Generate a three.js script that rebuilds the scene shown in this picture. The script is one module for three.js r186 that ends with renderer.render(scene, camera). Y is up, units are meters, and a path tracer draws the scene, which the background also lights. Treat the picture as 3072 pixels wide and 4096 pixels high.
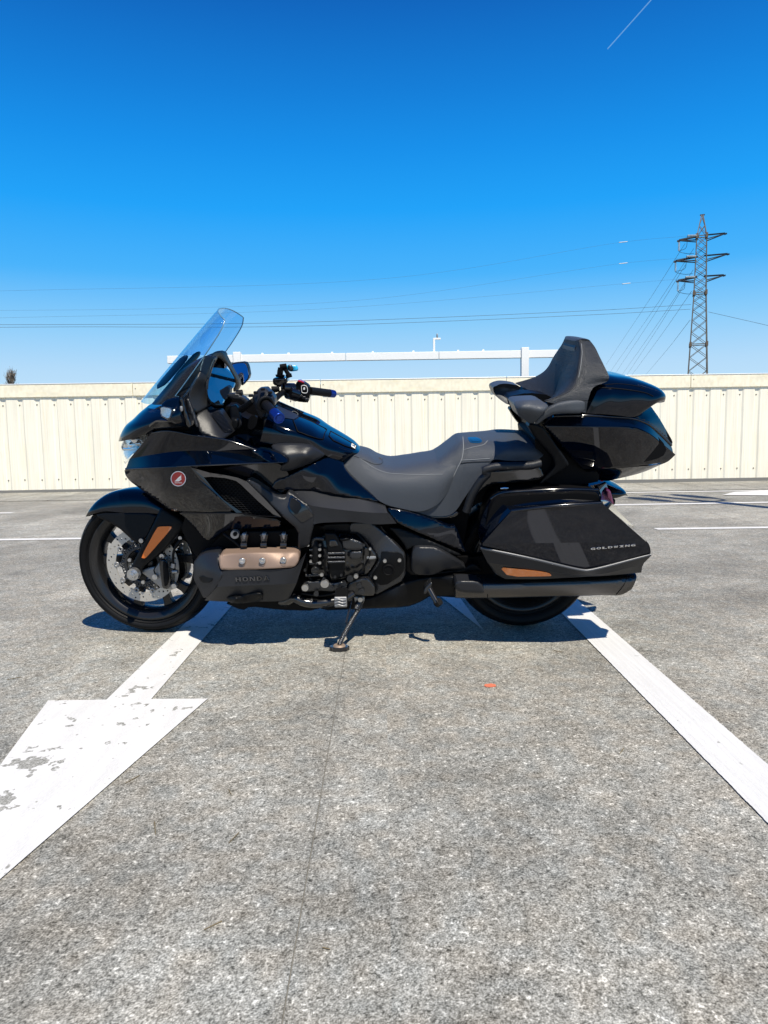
import * as THREE from 'three';
import { mergeGeometries, mergeVertices, toCreasedNormals } from 'three/addons/utils/BufferGeometryUtils.js';
import { RoundedBoxGeometry } from 'three/addons/geometries/RoundedBoxGeometry.js';
import { TextGeometry } from 'three/addons/geometries/TextGeometry.js';
import { FontLoader } from 'three/addons/loaders/FontLoader.js';

// ------------------------------------------------------------------ camera, sky, sun, exposure
const FOCAL = 2944, PITCH = -6.26 * Math.PI / 180, ROLL = -0.0158, EYE = new THREE.Vector3(0, 0.88, 3.294);
const scene = new THREE.Scene();
const camera = new THREE.PerspectiveCamera(2 * Math.atan(2048 / FOCAL) * 180 / Math.PI, 3 / 4, 0.05, 4000);
camera.position.copy(EYE);
camera.rotation.order = 'YXZ';
camera.rotation.set(PITCH, 0, ROLL);
camera.updateMatrixWorld(true);

{ // clear-day sky: deep blue overhead paling towards the horizon
  const W = 256, H = 512, d = new Float32Array(W * H * 4);
  const stops = [[-90, .20, .26, .30], [-2, .42, .62, .80], [2, .56, .78, .96], [4.7, .46, .715, .96], [8, .25, .605, .965], [11.5, .070, .455, .97], [16, .017, .365, .95], [20, .010, .28, .83], [23.4, .008, .215, .70], [29, .006, .125, .50], [45, .004, .085, .38], [90, .003, .075, .34]];
  for (let j = 0; j < H; j++) {
    const el = -90 + 180 * (j + .5) / H;
    let k = 0; while (k < stops.length - 2 && el > stops[k + 1][0]) k++;
    let t = (el - stops[k][0]) / (stops[k + 1][0] - stops[k][0]); t = Math.min(1, Math.max(0, t));
    for (let i = 0; i < W; i++) { const o = (j * W + i) * 4; for (let c = 0; c < 3; c++) d[o + c] = (stops[k][c + 1] * (1 - t) + stops[k + 1][c + 1] * t) / 1.2; d[o + 3] = 1; }
  }
  const sky = new THREE.DataTexture(d, W, H, THREE.RGBAFormat, THREE.FloatType);
  sky.mapping = THREE.EquirectangularReflectionMapping; sky.magFilter = sky.minFilter = THREE.LinearFilter; sky.needsUpdate = true;
  scene.background = sky; scene.environment = sky;
}
const SUNDIR = new THREE.Vector3(0.404 * Math.cos(1.012), Math.sin(1.012), 0.915 * Math.cos(1.012)).normalize();
const sun = new THREE.DirectionalLight(new THREE.Color().setRGB(1, .93, .80), 5);
sun.position.copy(SUNDIR).multiplyScalar(40); sun.castShadow = true;
sun.shadow.mapSize.set(4096, 4096); sun.shadow.radius = 1;
Object.assign(sun.shadow.camera, { left: -14, right: 14, top: 14, bottom: -14, near: 1, far: 90 });
scene.add(sun); scene.add(sun.target);

const renderer = new THREE.WebGLRenderer({ antialias: true });
renderer.toneMapping = THREE.LinearToneMapping; renderer.toneMappingExposure = 1.2;
renderer.shadowMap.enabled = true; renderer.shadowMap.type = THREE.PCFSoftShadowMap;

// ------------------------------------------------------------------ small tools
const V = (x, y, z) => new THREE.Vector3(x, y, z);
let seed = 7;
const rnd = () => { seed = (seed * 1664525 + 1013904223) >>> 0; return seed / 4294967296; };
const rng = s => () => { s = (s * 1664525 + 1013904223) >>> 0; return s / 4294967296; };
const names = {};
function numbered(n) { const k = (names[n] = (names[n] ?? -1) + 1); return k ? n + '_' + String(k).padStart(3, '0') : n; }
function shade(o) { o.traverse(m => { if (m.isMesh) { m.castShadow = true; m.receiveShadow = true; } }); return o; }
function tag(o, label, category, group, kind) { o.userData.label = label; if (category) o.userData.category = category; if (group) o.userData.group = group; if (kind) o.userData.kind = kind; return o; }
function top(o, name) { o.name = numbered(name); scene.add(o); return o; }
function part(parent, name, geo, m) { const o = new THREE.Mesh(geo, m); o.name = name; parent.add(o); return o; }
// the photograph was measured in its own pixels; eyeRay turns a measured pixel into a direction, so that with a known plane it gives a place in metres
function eyeRay(u, v) { return V((u - 1536) / FOCAL, -(v - 2048) / FOCAL, -1).applyQuaternion(camera.quaternion); }
function onPlaneZ(u, v, z) { const d = eyeRay(u, v); return EYE.clone().addScaledVector(d, (z - EYE.z) / d.z); }
function onDeck(u, v) { const d = eyeRay(u, v); return EYE.clone().addScaledVector(d, -EYE.y / d.y); }

function noise2(s) { // smooth value noise, tiles at 256 cells
  const t = new Float32Array(65536), r = rng(s); for (let i = 0; i < 65536; i++) t[i] = r();
  return (x, y) => { const xi = Math.floor(x), yi = Math.floor(y), fx = x - xi, fy = y - yi, u = fx * fx * (3 - 2 * fx), w = fy * fy * (3 - 2 * fy);
    const g = (a, b) => t[((b & 255) << 8) | (a & 255)];
    return (g(xi, yi) * (1 - u) + g(xi + 1, yi) * u) * (1 - w) + (g(xi, yi + 1) * (1 - u) + g(xi + 1, yi + 1) * u) * w; };
}
const nA = noise2(11), nB = noise2(23), nC = noise2(37);
const fbm = (x, y) => nA(x, y) * .5 + nB(x * 2.03, y * 2.03) * .28 + nC(x * 4.1, y * 4.1) * .22;
function dataTex(n, fn, srgb, ch = 4, h = n) {
  const d = new Uint8Array(n * h * 4);
  for (let j = 0; j < h; j++) for (let i = 0; i < n; i++) { const c = fn(i, j), o = (j * n + i) * 4; d[o] = c[0]; d[o + 1] = c[1]; d[o + 2] = c[2]; d[o + 3] = c.length > 3 ? c[3] : 255; }
  const t = new THREE.DataTexture(d, n, h, THREE.RGBAFormat); t.wrapS = t.wrapT = THREE.RepeatWrapping; t.magFilter = THREE.LinearFilter; t.minFilter = THREE.LinearMipmapLinearFilter; t.generateMipmaps = true;
  if (srgb) t.colorSpace = THREE.SRGBColorSpace; t.needsUpdate = true; return t;
}
const clamp = (x, a = 0, b = 255) => x < a ? a : x > b ? b : x;
const rgb = (r, g, b) => new THREE.Color().setRGB(r, g, b);
const std = (c, rough, o = {}) => new THREE.MeshStandardMaterial({ color: rgb(...c), roughness: rough, ...o });
const phys = (c, rough, o = {}) => new THREE.MeshPhysicalMaterial({ color: rgb(...c), roughness: rough, ...o });

// ------------------------------------------------------------------ textures
const CONC = 2048, CONC_M = 3.2;
const concreteMap = (() => {
  const r = rng(5), w = new Float32Array(CONC * CONC); for (let i = 0; i < w.length; i++) w[i] = r();
  const at = (i, j) => w[((j & 2047) << 11) | (i & 2047)];
  return dataTex(CONC, (i, j) => {
    const g = (at(i, j) * 2 + at(i + 1, j) + at(i, j + 1)) / 4;              // 3 mm sand grains
    const a = nA(i / 3.2, j / 3.2), b = nB(i / 8, j / 8), c = nC(i / 64, j / 64), d = nA(i / 256 + 3, j / 256);
    let v = 138 + (g - .5) * 140 + (a - .5) * 36 + (b - .5) * 26 + (c - .5) * 16 + (d - .5) * 14;
    if (a > .86 && b > .45) v += 40; if (a < .12) v -= 30;
    v = clamp(v, 42, 236);
    const warm = (nB(i / 24 + 9, j / 24) - .5) * 5;
    return [clamp(v + 1 + warm), clamp(v), clamp(v - 5 - warm)];
  }, true);
})();
const concreteBump = dataTex(1024, (i, j) => { const v = nB(i / 2, j / 2) * 140 + nC(i / 4, j / 4) * 115; return [v, v, v]; });
const grainBump = dataTex(512, (i, j) => { const v = nA(i / 2, j / 2) * 120 + nB(i / 4, j / 4) * 135; return [v, v, v]; });
const leatherBump = dataTex(512, (i, j) => { const q = Math.abs(nA(i / 5, j / 5) - .5) * 2, p = Math.abs(nC(i / 9, j / 9) - .5) * 2; const v = clamp(Math.min(q, p) * 420 + 30); return [v, v, v]; });
const clone = (t, rx, ry) => { const c = t.clone(); c.repeat.set(rx, ry); c.needsUpdate = true; return c; };

// ------------------------------------------------------------------ materials
const M = {
  concrete: std([1, 1, 1], .93, { map: clone(concreteMap, 1 / CONC_M, 1 / CONC_M), bumpMap: clone(concreteBump, 1 / 1.3, 1 / 1.3), bumpScale: .0009, vertexColors: true }),
  under: std([.19, .185, .17], .95),
  gloss: phys([.0006, .002, .006], .035, { ior: 1.5 }),
  blackGloss: phys([.005, .005, .006], .10, { clearcoat: .6, clearcoatRoughness: .03 }),
  satin: phys([.016, .0172, .0205], .34, { specularIntensity: .6, bumpMap: clone(grainBump, 6, 6), bumpScale: .00035 }),
  matte: phys([.004, .0045, .0055], .40, { specularIntensity: .32, bumpMap: clone(grainBump, 6, 6), bumpScale: .0004 }),
  dark: phys([.003, .003, .0035], .6, { specularIntensity: .25 }),
  engine: phys([.012, .012, .013], .22, { clearcoat: .5, clearcoatRoughness: .12 }),
  engineMetal: std([.06, .062, .067], .26, { metalness: .75, bumpMap: clone(grainBump, 8, 8), bumpScale: .0005 }),  // paler, metallic grey finish beside the black engine one
  seat: std([.050, .057, .068], .44, { bumpMap: clone(leatherBump, 9, 9), bumpScale: .0006 }),
  seatDark: std([.018, .021, .028], .52, { bumpMap: clone(leatherBump, 9, 9), bumpScale: .0006 }),
  thread: std([.22, .23, .24], .8),
  rubber: phys([.005, .005, .0055], .5, { specularIntensity: .35, bumpMap: clone(grainBump, 10, 10), bumpScale: .0004 }),
  rim: std([.016, .016, .017], .27, { metalness: .3 }),
  bronze: std([.255, .175, .13], .50, { metalness: .3, bumpMap: clone(grainBump, 6, 6), bumpScale: .0003 }),
  steel: std([.55, .55, .55], .28, { metalness: .9 }),
  alloy: std([.30, .30, .30], .45, { metalness: .6 }),
  discSteel: std([.52, .49, .44], .5, { metalness: .5 }),
  chrome: std([.75, .76, .78], .12, { metalness: 1 }),
  orange: phys([.70, .15, .008], .22, { clearcoat: 1, clearcoatRoughness: .05 }),
  amber: phys([.72, .17, .006], .18, { clearcoat: 1 }),
  red: phys([.42, .006, .010], .22, { clearcoat: 1 }),
  tail: phys([.11, .012, .05], .12, { clearcoat: 1, clearcoatRoughness: .02 }),
  blueAnod: std([.02, .06, .32], .28, { metalness: .85 }),
  cyan: phys([.03, .42, .72], .3, { clearcoat: .6 }),
  patch: phys([.006, .045, .10], .25, { clearcoat: .5 }),
  satinDark: phys([.010, .0108, .0125], .42, { specularIntensity: .8, bumpMap: clone(grainBump, 6, 6), bumpScale: .0003 }),
  glossEdge: phys([.0008, .0022, .0065], .13, { ior: 1.6 }),
  strip: std([.085, .088, .095], .38, { metalness: .3 }),
  lampShell: std([.62, .64, .66], .22, { metalness: .85 }),
  white: std([.8, .8, .78], .5),
  clear: phys([.48, .75, .96], .015, { transmission: 1, thickness: 0, ior: 1.5 }),
  lens: phys([.93, .96, .98], .02, { transmission: 1, thickness: 0, ior: 1.5 }),
  mirror: std([.70, .74, .80], .02, { metalness: 1 }),
  screen: phys([.012, .02, .03], .05, { metalness: .5, clearcoat: 1, clearcoatRoughness: .01, specularIntensity: 1, ior: 2 }),
};

// ------------------------------------------------------------------ the deck: cast slabs with open joints, walkway strip, lower ground
function slabGeo(x0, x1, z0, z1, step, thick, y = 0) {
  const nx = Math.max(2, Math.round((x1 - x0) / step)), nz = Math.max(2, Math.round((z1 - z0) / step));
  const pos = [], col = [], uv = [], idx = [];
  for (let j = 0; j <= nz; j++) for (let i = 0; i <= nx; i++) {
    const x = x0 + (x1 - x0) * i / nx, z = z0 + (z1 - z0) * j / nz;
    pos.push(x, y, z); uv.push(x, z);
    // weathering of the cement skin: worn pale patches, darker damp-stained ones
    const big = fbm(x * .55 + 40, z * .55 + 17), mid = fbm(x * 2.3 + 5, z * 2.3 + 60), fine = fbm(x * 8 + 5, z * 8 + 30);
    let k = .97 + (big - .5) * .60 + (mid - .5) * .52 + (fine - .5) * .26;
    const edge = Math.min(Math.abs(x - x0), Math.abs(x - x1)); if (edge < .04) k *= .93;
    k = Math.min(1.35, Math.max(.45, k));
    const w = (nB(x * 1.1 + 7, z * 1.1) - .5) * .035;
    col.push(k * (1.0 + w), k * .97, k * (.90 - w));
  }
  const W = nx + 1;
  for (let j = 0; j < nz; j++) for (let i = 0; i < nx; i++) { const a = j * W + i; idx.push(a, a + W, a + 1, a + 1, a + W, a + W + 1); }
  // sides
  const ring = []; for (let i = 0; i < nx; i++) ring.push(i); for (let j = 0; j < nz; j++) ring.push(j * W + nx); for (let i = nx; i > 0; i--) ring.push(nz * W + i); for (let j = nz; j > 0; j--) ring.push(j * W);
  const b = pos.length / 3;
  for (const k of ring) { pos.push(pos[k * 3], y, pos[k * 3 + 2], pos[k * 3], y - thick, pos[k * 3 + 2]); for (let q = 0; q < 2; q++) { col.push(.6, .58, .53); uv.push(uv[k * 2], uv[k * 2 + 1] + q * thick); } }
  for (let k = 0; k < ring.length; k++) { const a = b + k * 2, c = b + ((k + 1) % ring.length) * 2; idx.push(a, c, a + 1, c, c + 1, a + 1); }
  const g = new THREE.BufferGeometry(); g.setIndex(idx);
  g.setAttribute('position', new THREE.Float32BufferAttribute(pos, 3)); g.setAttribute('color', new THREE.Float32BufferAttribute(col, 3)); g.setAttribute('uv', new THREE.Float32BufferAttribute(uv, 2));
  g.computeVertexNormals(); return g;
}
const deck = top(new THREE.Group(), 'parking_deck');
tag(deck, 'weathered grey concrete parking deck with sawn joints', 'deck', null, 'structure');
part(deck, 'deck_base', new THREE.BoxGeometry(70, .4, 52).translate(0, -.2035, 14.6), M.under);
{
  const xs = [-24.665, -21.165, -17.665, -14.165, -10.665, -7.165, -3.665, -.165, 3.335, 6.835, 10.335, 13.835, 17.335, 20.835, 24.335], zs = [-6.79, -.9, 4.1, 9.1, 14.1, 19.1, 24.1];
  for (let i = 0; i < xs.length - 1; i++) for (let j = 0; j < zs.length - 1; j++) {
    const near = xs[i] > -5 && xs[i] < 3.4 && j < 2;
    part(deck, 'slab', slabGeo(xs[i] + .0013, xs[i + 1] - .0013, zs[j] + .0013, zs[j + 1] - .0013, near ? .045 : .3, .03), M.concrete);
  }
  for (let i = 0; i < 40; i++) { const x = -13.22 + i * .66; part(deck, 'edge_slab', slabGeo(x + .005, x + .655, -8.30, -6.80, .12, .03, .006), M.concrete); }
}
const land = top(new THREE.Mesh(new THREE.PlaneGeometry(3000, 3000).rotateX(-Math.PI / 2), std([.13, .14, .08], 1)), 'ground');
land.position.y = -10; tag(land, 'lower ground below and beyond the parking deck', 'ground', null, 'structure');

// ------------------------------------------------------------------ painted markings
function paintTex(n, wearAt, s, edges) { // white road paint; alpha is cut away where it has flaked off
  const q = noise2(s);
  return dataTex(n, (i, j) => {
    const x = i / n, y = j / n, w = wearAt(x, y);
    const mx = x * edges.w, my = y * edges.h, f = q(mx * 60, my * 60) * .42 + q(mx * 24 + 8, my * 24) * .38 + q(mx * 150, my * 150 + 9) * .20;
    let a = 255; const worn = f < w ? 1 : f < w + .022 ? .45 : 0;
    const e = edges.f ? edges.f(x, y) : 1; if (e < .004 + .010 * q(mx * 200, my * 120 + 40)) a = 0;
    const v = 236 + (q(i / 3, j / 3) - .5) * 12 + (q(i / 40, j / 40) - .5) * 12;
    const gr = 166 + (q(mx * 400, my * 400) - .5) * 90; const m = v * (1 - worn) + gr * worn;
    return [m, m - 1, m - 4 - worn * 4, a];
  }, true);
}
function marking(name, pts, label, group, tex, uvBox, y = .004) {
  const [ux0, uz0, ux1, uz1] = uvBox;
  const sh = new THREE.Shape(pts.map(([x, z]) => new THREE.Vector2(x, -z)));
  const g = new THREE.ShapeGeometry(sh); g.rotateX(-Math.PI / 2);
  const p = g.attributes.position, uv = g.attributes.uv;
  for (let i = 0; i < p.count; i++) uv.setXY(i, (p.getX(i) - ux0) / (ux1 - ux0), (p.getZ(i) - uz0) / (uz1 - uz0));
  g.translate(0, y, 0);
  const m = new THREE.MeshStandardMaterial({ color: rgb(.77, .765, .755), map: tex, roughness: .8, transparent: true, alphaTest: .5, bumpMap: concreteBump, bumpScale: .0006 });
  const o = top(new THREE.Mesh(g, m), name); tag(o, label, 'marking', group); return o;
}
const blob = (x, y, cx, cy, r, k = 1) => { const d = Math.hypot(x - cx, (y - cy) * k) / r; return Math.max(0, 1 - d); };
{
  const arrowTex = paintTex(1536, (x, y) => {
    // box x -1.35..-0.45, z -1.2..2.4
    const X = -1.35 + x * .9, Z = -1.2 + y * 3.6;
    let w = .185 + .12 * (fbm(X * 5 + 3, Z * 5) - .5);
    w += .36 * blob(X, Z, -.945, 1.40, .13, 1.4) + .40 * blob(X, Z, -.93, 1.63, .14, 1.0) + .30 * blob(X, Z, -1.0, 1.35, .10) + .20 * blob(X, Z, -.87, .80, .10, .7) + .16 * blob(X, Z, -.84, .55, .12, .7);
    w += .15 * blob(X, Z, -.70, 1.02, .20, 1.3) + .17 * blob(X, Z, -.82, 1.9, .07) + .13 * blob(X, Z, -.84, -.1, .25, .5) + .12 * blob(X, Z, -.86, 1.1, .25);
    return w;
  }, 71, { w: .9, h: 3.6 });
  marking('lane_arrow', [[-.937, -1.15], [-.787, -1.15], [-.787, .918], [-.597, .922], [-.863, 2.38], [-1.132, .917], [-.937, .917]], 'white painted lane arrow with flaking paint reaching under the front wheel', null, arrowTex, [-1.35, -1.2, -.45, 2.4]);
  const lineTex = paintTex(1024, (x, y) => .10 + .03 * Math.sin(y * 30) + .12 * blob(x, y, .62, .52, .02), 91, { w: .151, h: 3.9, f: (x, y) => Math.min(x, 1 - x) * .7 });
  marking('lane_line', [[.838, -3.1], [.989, -3.1], [.989, 7.5], [.838, 7.5]], 'wide unbroken white line running from the rear wheel past the camera side', null, lineTex, [.838, -1.3, .989, 2.6]);
  const plain = paintTex(512, () => .22, 15, { w: 3, h: 1.2 });
  const bar = (x0, z0, x1, z1, w, label) => marking('bay_line', [[x0, z0], [x1, z1], [x1, z1 + w], [x0, z0 + w]], label, 'bay lines across the deck', plain, [x0, z0, x0 + 3, z0 + 1.2]);
  bar(2.345, -3.068, 8, -2.99, .105, 'white bay line behind the rear saddlebag, the one closest to it');
  bar(-9, -3.11, -2.2, -3.03, .10, 'white bay line behind the front wheel, the one closest to it');
  bar(2.3, -5.12, 9, -5.2, .12, 'white bay line crossed by the lamp shadow midway to the wall');
  bar(2.9, -6.69, 9, -6.66, .10, 'white line along the edge of the wall strip');
  bar(-9, -5.27, -4.33, -5.30, .11, 'short white bay line end near the wall, on the tree side');
  marking('worn_wedge', [[.20, -1.0], [.36, -1.0], [.405, -.3], [.43, .135]], 'slim white painted wedge in the shade beside the rear tyre', null, plain, [0, -1, 1, 1]);
  marking('far_arrow_head', [[4.30, -6.02], [4.66, -6.44], [5.30, -6.60], [5.6, -6.2], [4.80, -5.87]], 'white arrow head tip beyond the lamp shadow', null, plain, [4, -7, 6, -5.5], .008);
}

// ------------------------------------------------------------------ corrugated parapet
const WALLZ = x => -8.402 - .0185 * x, WALLROT = Math.atan(.0185);
{
  const streak = dataTex(512, (i, j) => { const v = 243 + (nA(i / 3, j / 120) - .5) * 16 + (nB(i / 30, j / 200) - .5) * 8 + (nC(i / 2, j / 2) - .5) * 4, y = clamp((nC(i / 5, j / 60) - .62) * 30, 0, 9); return [v, v - 6 - y * .3, v - 24 - y]; }, true);
  const sheet = std([.95, .95, .95], .55, { map: streak, bumpMap: clone(concreteBump, 2, 2), bumpScale: .0006 });
  const cap = std([.94, .92, .86], .5, { map: clone(streak, .6, 1) });
  const lip = std([.82, .82, .80], .35, { metalness: .2 });
  const wall = top(new THREE.Group(), 'parapet_wall');
  wall.position.set(0, 0, WALLZ(0)); wall.rotation.y = WALLROT;
  tag(wall, 'cream corrugated sheet metal parapet wall with flat coping behind the motorcycle', 'wall');
  const pitch = .2636, prof = [[0, 0], [.166, 0], [.186, -.016], [.240, -.016], [.2636, 0]]; // raised pan, slope, valley, slope
  const H0 = .010, H1 = 1.53, nS = 4;
  const rs = rng(33);
  const sheetGeo = variant => {
    const pos = [], uv = [], idx = [];
    const xs = []; for (let k = 0; k < nS; k++) for (let p = 0; p < 4; p++) xs.push([k * pitch + prof[p][0], prof[p][1]]); xs.push([nS * pitch, 0]);
    const ny = 24, dents = [];
    for (let d = 0; d < 4; d++) dents.push([rs() * nS * pitch, .45 + rs() * .25, .03 + rs() * .05, (rs() - .3) * .02]);
    // split each face so creases stay sharp
    for (let s = 0; s < xs.length - 1; s++) {
      const [xa, za] = xs[s], [xb, zb] = xs[s + 1], nsub = 4, b = pos.length / 3;
      for (let j = 0; j <= ny; j++) for (let i = 0; i <= nsub; i++) {
        const x = xa + (xb - xa) * i / nsub, y = H0 + (H1 - H0) * j / ny; let z = za + (zb - za) * i / nsub;
        z += (fbm(x * 3 + variant * 9, y * 3) - .5) * .004;
        if (variant < 3) for (const [dx, dy, r, dep] of dents) { const q = Math.hypot(x - dx, (y - dy) * 1.6) / r; if (q < 1) z += dep * (1 - q * q) * (1 - q * q); }
        pos.push(x, y, z); uv.push(x * .9 + variant * .37, y * .5);
      }
      for (let j = 0; j < ny; j++) for (let i = 0; i < nsub; i++) { const a = b + j * (nsub + 1) + i; idx.push(a, a + 1, a + nsub + 1, a + 1, a + nsub + 2, a + nsub + 1); }
    }
    const g = new THREE.BufferGeometry(); g.setIndex(idx); g.setAttribute('position', new THREE.Float32BufferAttribute(pos, 3)); g.setAttribute('uv', new THREE.Float32BufferAttribute(uv, 2)); g.computeVertexNormals(); return g;
  };
  const variants = [0, 1, 2, 3, 4].map(sheetGeo), screwG = new THREE.CylinderGeometry(.007, .008, .008, 10).rotateX(Math.PI / 2), screwM = std([.20, .18, .15], .5, { metalness: .5 });
  const washerG = new THREE.CylinderGeometry(.011, .011, .003, 12).rotateX(Math.PI / 2); const sG = mergeGeometries([screwG, washerG.translate(0, 0, -.004)]);
  const x0 = -13.2376;
  for (let s = 0; s < 25; s++) {
    const x = x0 + s * nS * pitch, o = part(wall, 'cladding_sheet', variants[s < 10 ? [3, 4, 2, 1, 0, 4, 1, 3, 2, 0][s] : 3 + s % 2], sheet); o.position.x = x;
    for (let k = 0; k < nS; k++) for (const y of [1.372, .20]) { const c = part(wall, 'screw', sG, screwM); c.position.set(x + k * pitch + .204 + (rs() - .5) * .008, y + (rs() - .5) * .012, -.010); }
  }
  part(wall, 'backing', new THREE.BoxGeometry(26.3, 1.60, .10).translate(0, .83, -.105), M.under);
  part(wall, 'base_gap', new THREE.BoxGeometry(26.3, .05, .05).translate(0, .022, -.02), M.under);
  // coping in three-metre lengths: fascia with a turned-in drip edge and a pale top flange
  for (let i = 0; i < 10; i++) {
    const xa = -15.56 + i * 2.92 - .0, w = 2.912;
    const f = part(wall, 'coping', new RoundedBoxGeometry(w, .196, .04, 2, .006).translate(xa + w / 2, 1.588, .004), cap);
    part(f, 'top_flange', new RoundedBoxGeometry(w - .004, .014, .30, 2, .005).translate(xa + w / 2, 1.693, -.119), lip);
    for (const q of [.04]) { const c = part(f, 'rivet', sG, screwM); c.position.set(xa + q, 1.60 + (i % 2) * .02, .026); }
  }
}

// ------------------------------------------------------------------ white height-limit rail behind the wall
{
  const wp = std([.82, .82, .79], .5, { bumpMap: clone(concreteBump, 2, 2), bumpScale: .0005 });
  const g = top(new THREE.Group(), 'height_rail'); g.position.set(0, 0, -9.6);
  tag(g, 'white painted steel rail on two square posts rising behind the wall', 'rail');
  const yAt = x => 2.160;
  for (const [a, b] of [[-3.68, -2.545], [-2.415, -.62], [-.612, .98], [.988, 2.395], [2.53, 3.12]]) part(g, 'beam', new RoundedBoxGeometry(b - a, .128, .10, 2, .006).translate((a + b) / 2, yAt(), 0), wp);
  for (const x of [-2.48, 2.462]) part(g, 'post', new RoundedBoxGeometry(.128, 2.30, .13, 2, .008).translate(x, 1.12, .012), wp);
  for (const x of [-2.05, -1.6, -.85, -.15, .55, 1.32, 1.75]) part(g, 'clip', new RoundedBoxGeometry(.035, .03, .03, 1, .004).translate(x, 2.236, 0), wp);
  const b = top(new THREE.Group(), 'rail_bracket'); b.position.set(.905, 2.222, -9.6);
  tag(b, 'small cranked white bracket with a fitting standing on the white rail', 'bracket');
  part(b, 'upright', new RoundedBoxGeometry(.035, .21, .04, 1, .004).translate(0, .105, 0), wp);
  part(b, 'arm', new RoundedBoxGeometry(.13, .03, .04, 1, .004).translate(.048, .222, 0), wp);
  part(b, 'fitting', new THREE.LatheGeometry([[.0, 0], [.016, 0], [.012, .02], [.018, .03], [.010, .05], [.014, .065], [0, .075]].map(p => new THREE.Vector2(...p)), 12).translate(.055, .238, 0), M.alloy);
}

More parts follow.
